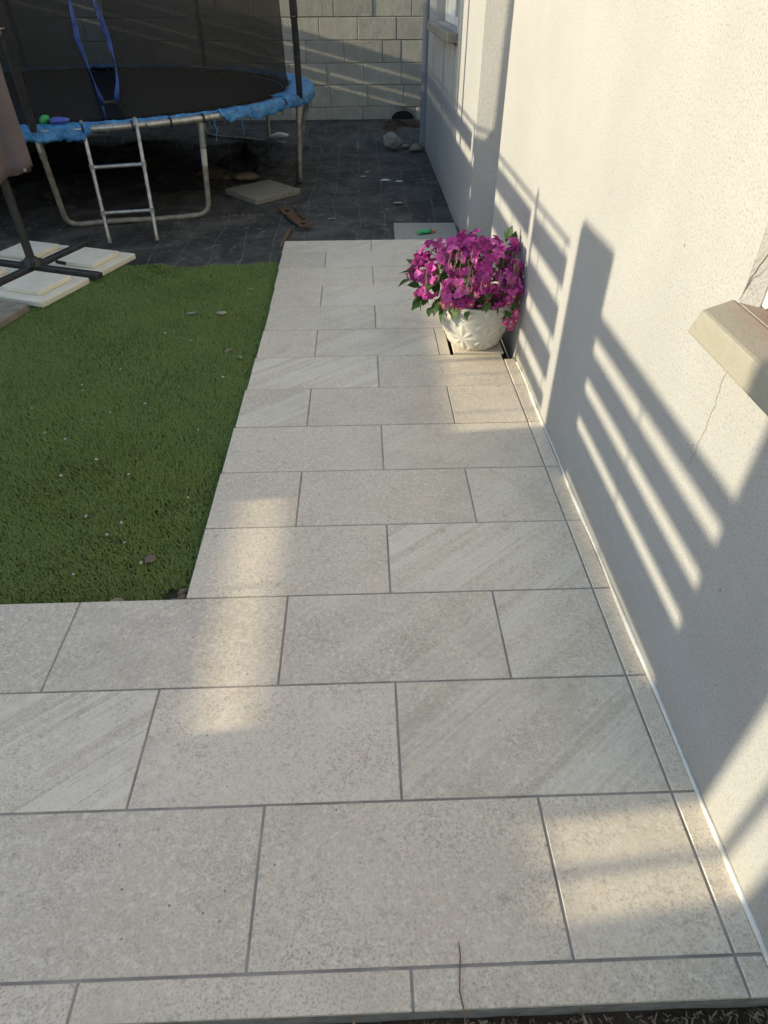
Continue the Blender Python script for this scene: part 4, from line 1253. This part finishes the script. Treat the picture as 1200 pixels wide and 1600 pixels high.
def blossom(p, nn, s_):
    o = from_mesh('blossom', fr_.choice(fl_small), pot, p, face_rot(nn, fr_.uniform(0, 6)), (s_, s_, s_))
    from_mesh('core', fl_core, o, (0, 0, .003))
for i in range(40):
    u = fr_.uniform(-2.2, .25); v = math.asin(fr_.uniform(-.55, .25))
    p, nn = dome(u, v, fr_.uniform(.9, 1.05))
    nn = (nn + Vector((fr_.gauss(0, .3), fr_.gauss(0, .3) - .3, fr_.gauss(0, .3)))).normalized()
    blossom(p, nn, fr_.uniform(.8, 1.15))
for i in range(11):      # drooping spray by the wall
    t_ = i / 10
    p = Vector((.115 + .060 * t_ + fr_.gauss(0, .006), -.20 + fr_.gauss(0, .014) + .02 * t_, PH - .060 + .040 * t_ + fr_.gauss(0, .010)))
    p.x = min(p.x, XMAX)
    blossom(p, Vector((fr_.gauss(.1, .4), -1, fr_.gauss(.3, .4))).normalized(), fr_.uniform(.85, 1.2))
for i in range(60):
    u = fr_.uniform(0, 2 * math.pi); p, nn = dome(u, math.asin(fr_.uniform(-.3, .9)), fr_.uniform(.35, .72))
    q = (nn + Vector((fr_.gauss(0, .7), fr_.gauss(0, .7), fr_.gauss(0, .7)))).normalized().to_track_quat('Y', 'Z') @ Quaternion((0, 1, 0), fr_.uniform(-1.5, 1.5))
    if p.x > XMAX - .06: continue
    from_mesh('leaf', fr_.choice(leafs), pot, p, q.to_euler(), (1.1, 1.1, 1.1))
for i in range(62):
    u = fr_.uniform(0, 2 * math.pi) if i < 26 else fr_.uniform(-2.9, -.1)
    v = math.asin(fr_.uniform(-.75, .1))
    p, nn = dome(u, v, fr_.uniform(.78, 1.0))
    d = (nn + Vector((fr_.gauss(0, .4), fr_.gauss(0, .4), fr_.gauss(-.1, .4)))).normalized()
    tip = p + d * .08
    if tip.x > XMAX + .015: continue
    q = d.to_track_quat('Y', 'Z') @ Quaternion((0, 1, 0), fr_.uniform(-.9, .9))
    s_ = fr_.uniform(.75, 1.15)
    from_mesh('leaf', fr_.choice(leafs), pot, p, q.to_euler(), (s_, s_, s_))
for (p, d) in (((-.30, -.03, PH + .12), (-1, .2, .25)), ((-.315, -.06, PH + .10), (-1, -.5, .1)), ((-.29, .0, PH + .135), (-.5, .6, .5)), ((-.27, -.08, PH + .02), (-.6, -.8, -.2)),
               ((.13, .06, PH + .24), (.2, .1, 1)), ((.15, .05, PH + .22), (.25, .4, .9)), ((.115, .04, PH + .23), (-.2, -.2, 1)), ((-.23, -.12, PH - .005), (-.3, -1, -.5)), ((.10, -.18, PH + .0), (.4, -1, -.4))):
    d = Vector(d).normalized(); q = d.to_track_quat('Y', 'Z') @ Quaternion((0, 1, 0), fr_.uniform(-.5, .5))
    from_mesh('leaf', leafs[2] if p[0] < -.25 else leafs[1], pot, p, q.to_euler(), (1.1, 1.1, 1.1))
# stems: bare drooping ones over the front, upright ones from the soil
for i in range(30):
    u = fr_.uniform(-2.7, -.4); v0 = math.asin(fr_.uniform(.35, .9))
    p0, n0 = dome(u, v0, 1.03)
    L = fr_.uniform(.05, .12); pts = []
    for k in range(6):
        t_ = k / 5
        pts.append(p0 + Vector((fr_.gauss(0, .004) + .02 * math.sin(u) * t_, -L * .45 * t_ + fr_.gauss(0, .003), -L * .85 * t_ ** 1.4 + .012 * math.sin(t_ * 3.14))))
    mb = MB(); mb.tube(pts, [.0022, .002, .0018, .0016, .0014, .001], 5); mb.build('stem', 'stem_tan', pot)
for i in range(26):
    u = fr_.uniform(0, 6.28); p1, n1 = dome(u, math.asin(fr_.uniform(-.2, .8)), .92)
    b_ = Vector((fr_.uniform(-.09, .09), fr_.uniform(-.09, .09), PH - .03))
    mid = b_.lerp(p1, .5) + Vector((0, 0, .05))
    mb = MB(); mb.tube([b_, b_.lerp(mid, .6), mid, mid.lerp(p1, .6), p1], [.003, .0028, .0024, .002, .0016], 5); mb.build('stem', 'stem_tan', pot)
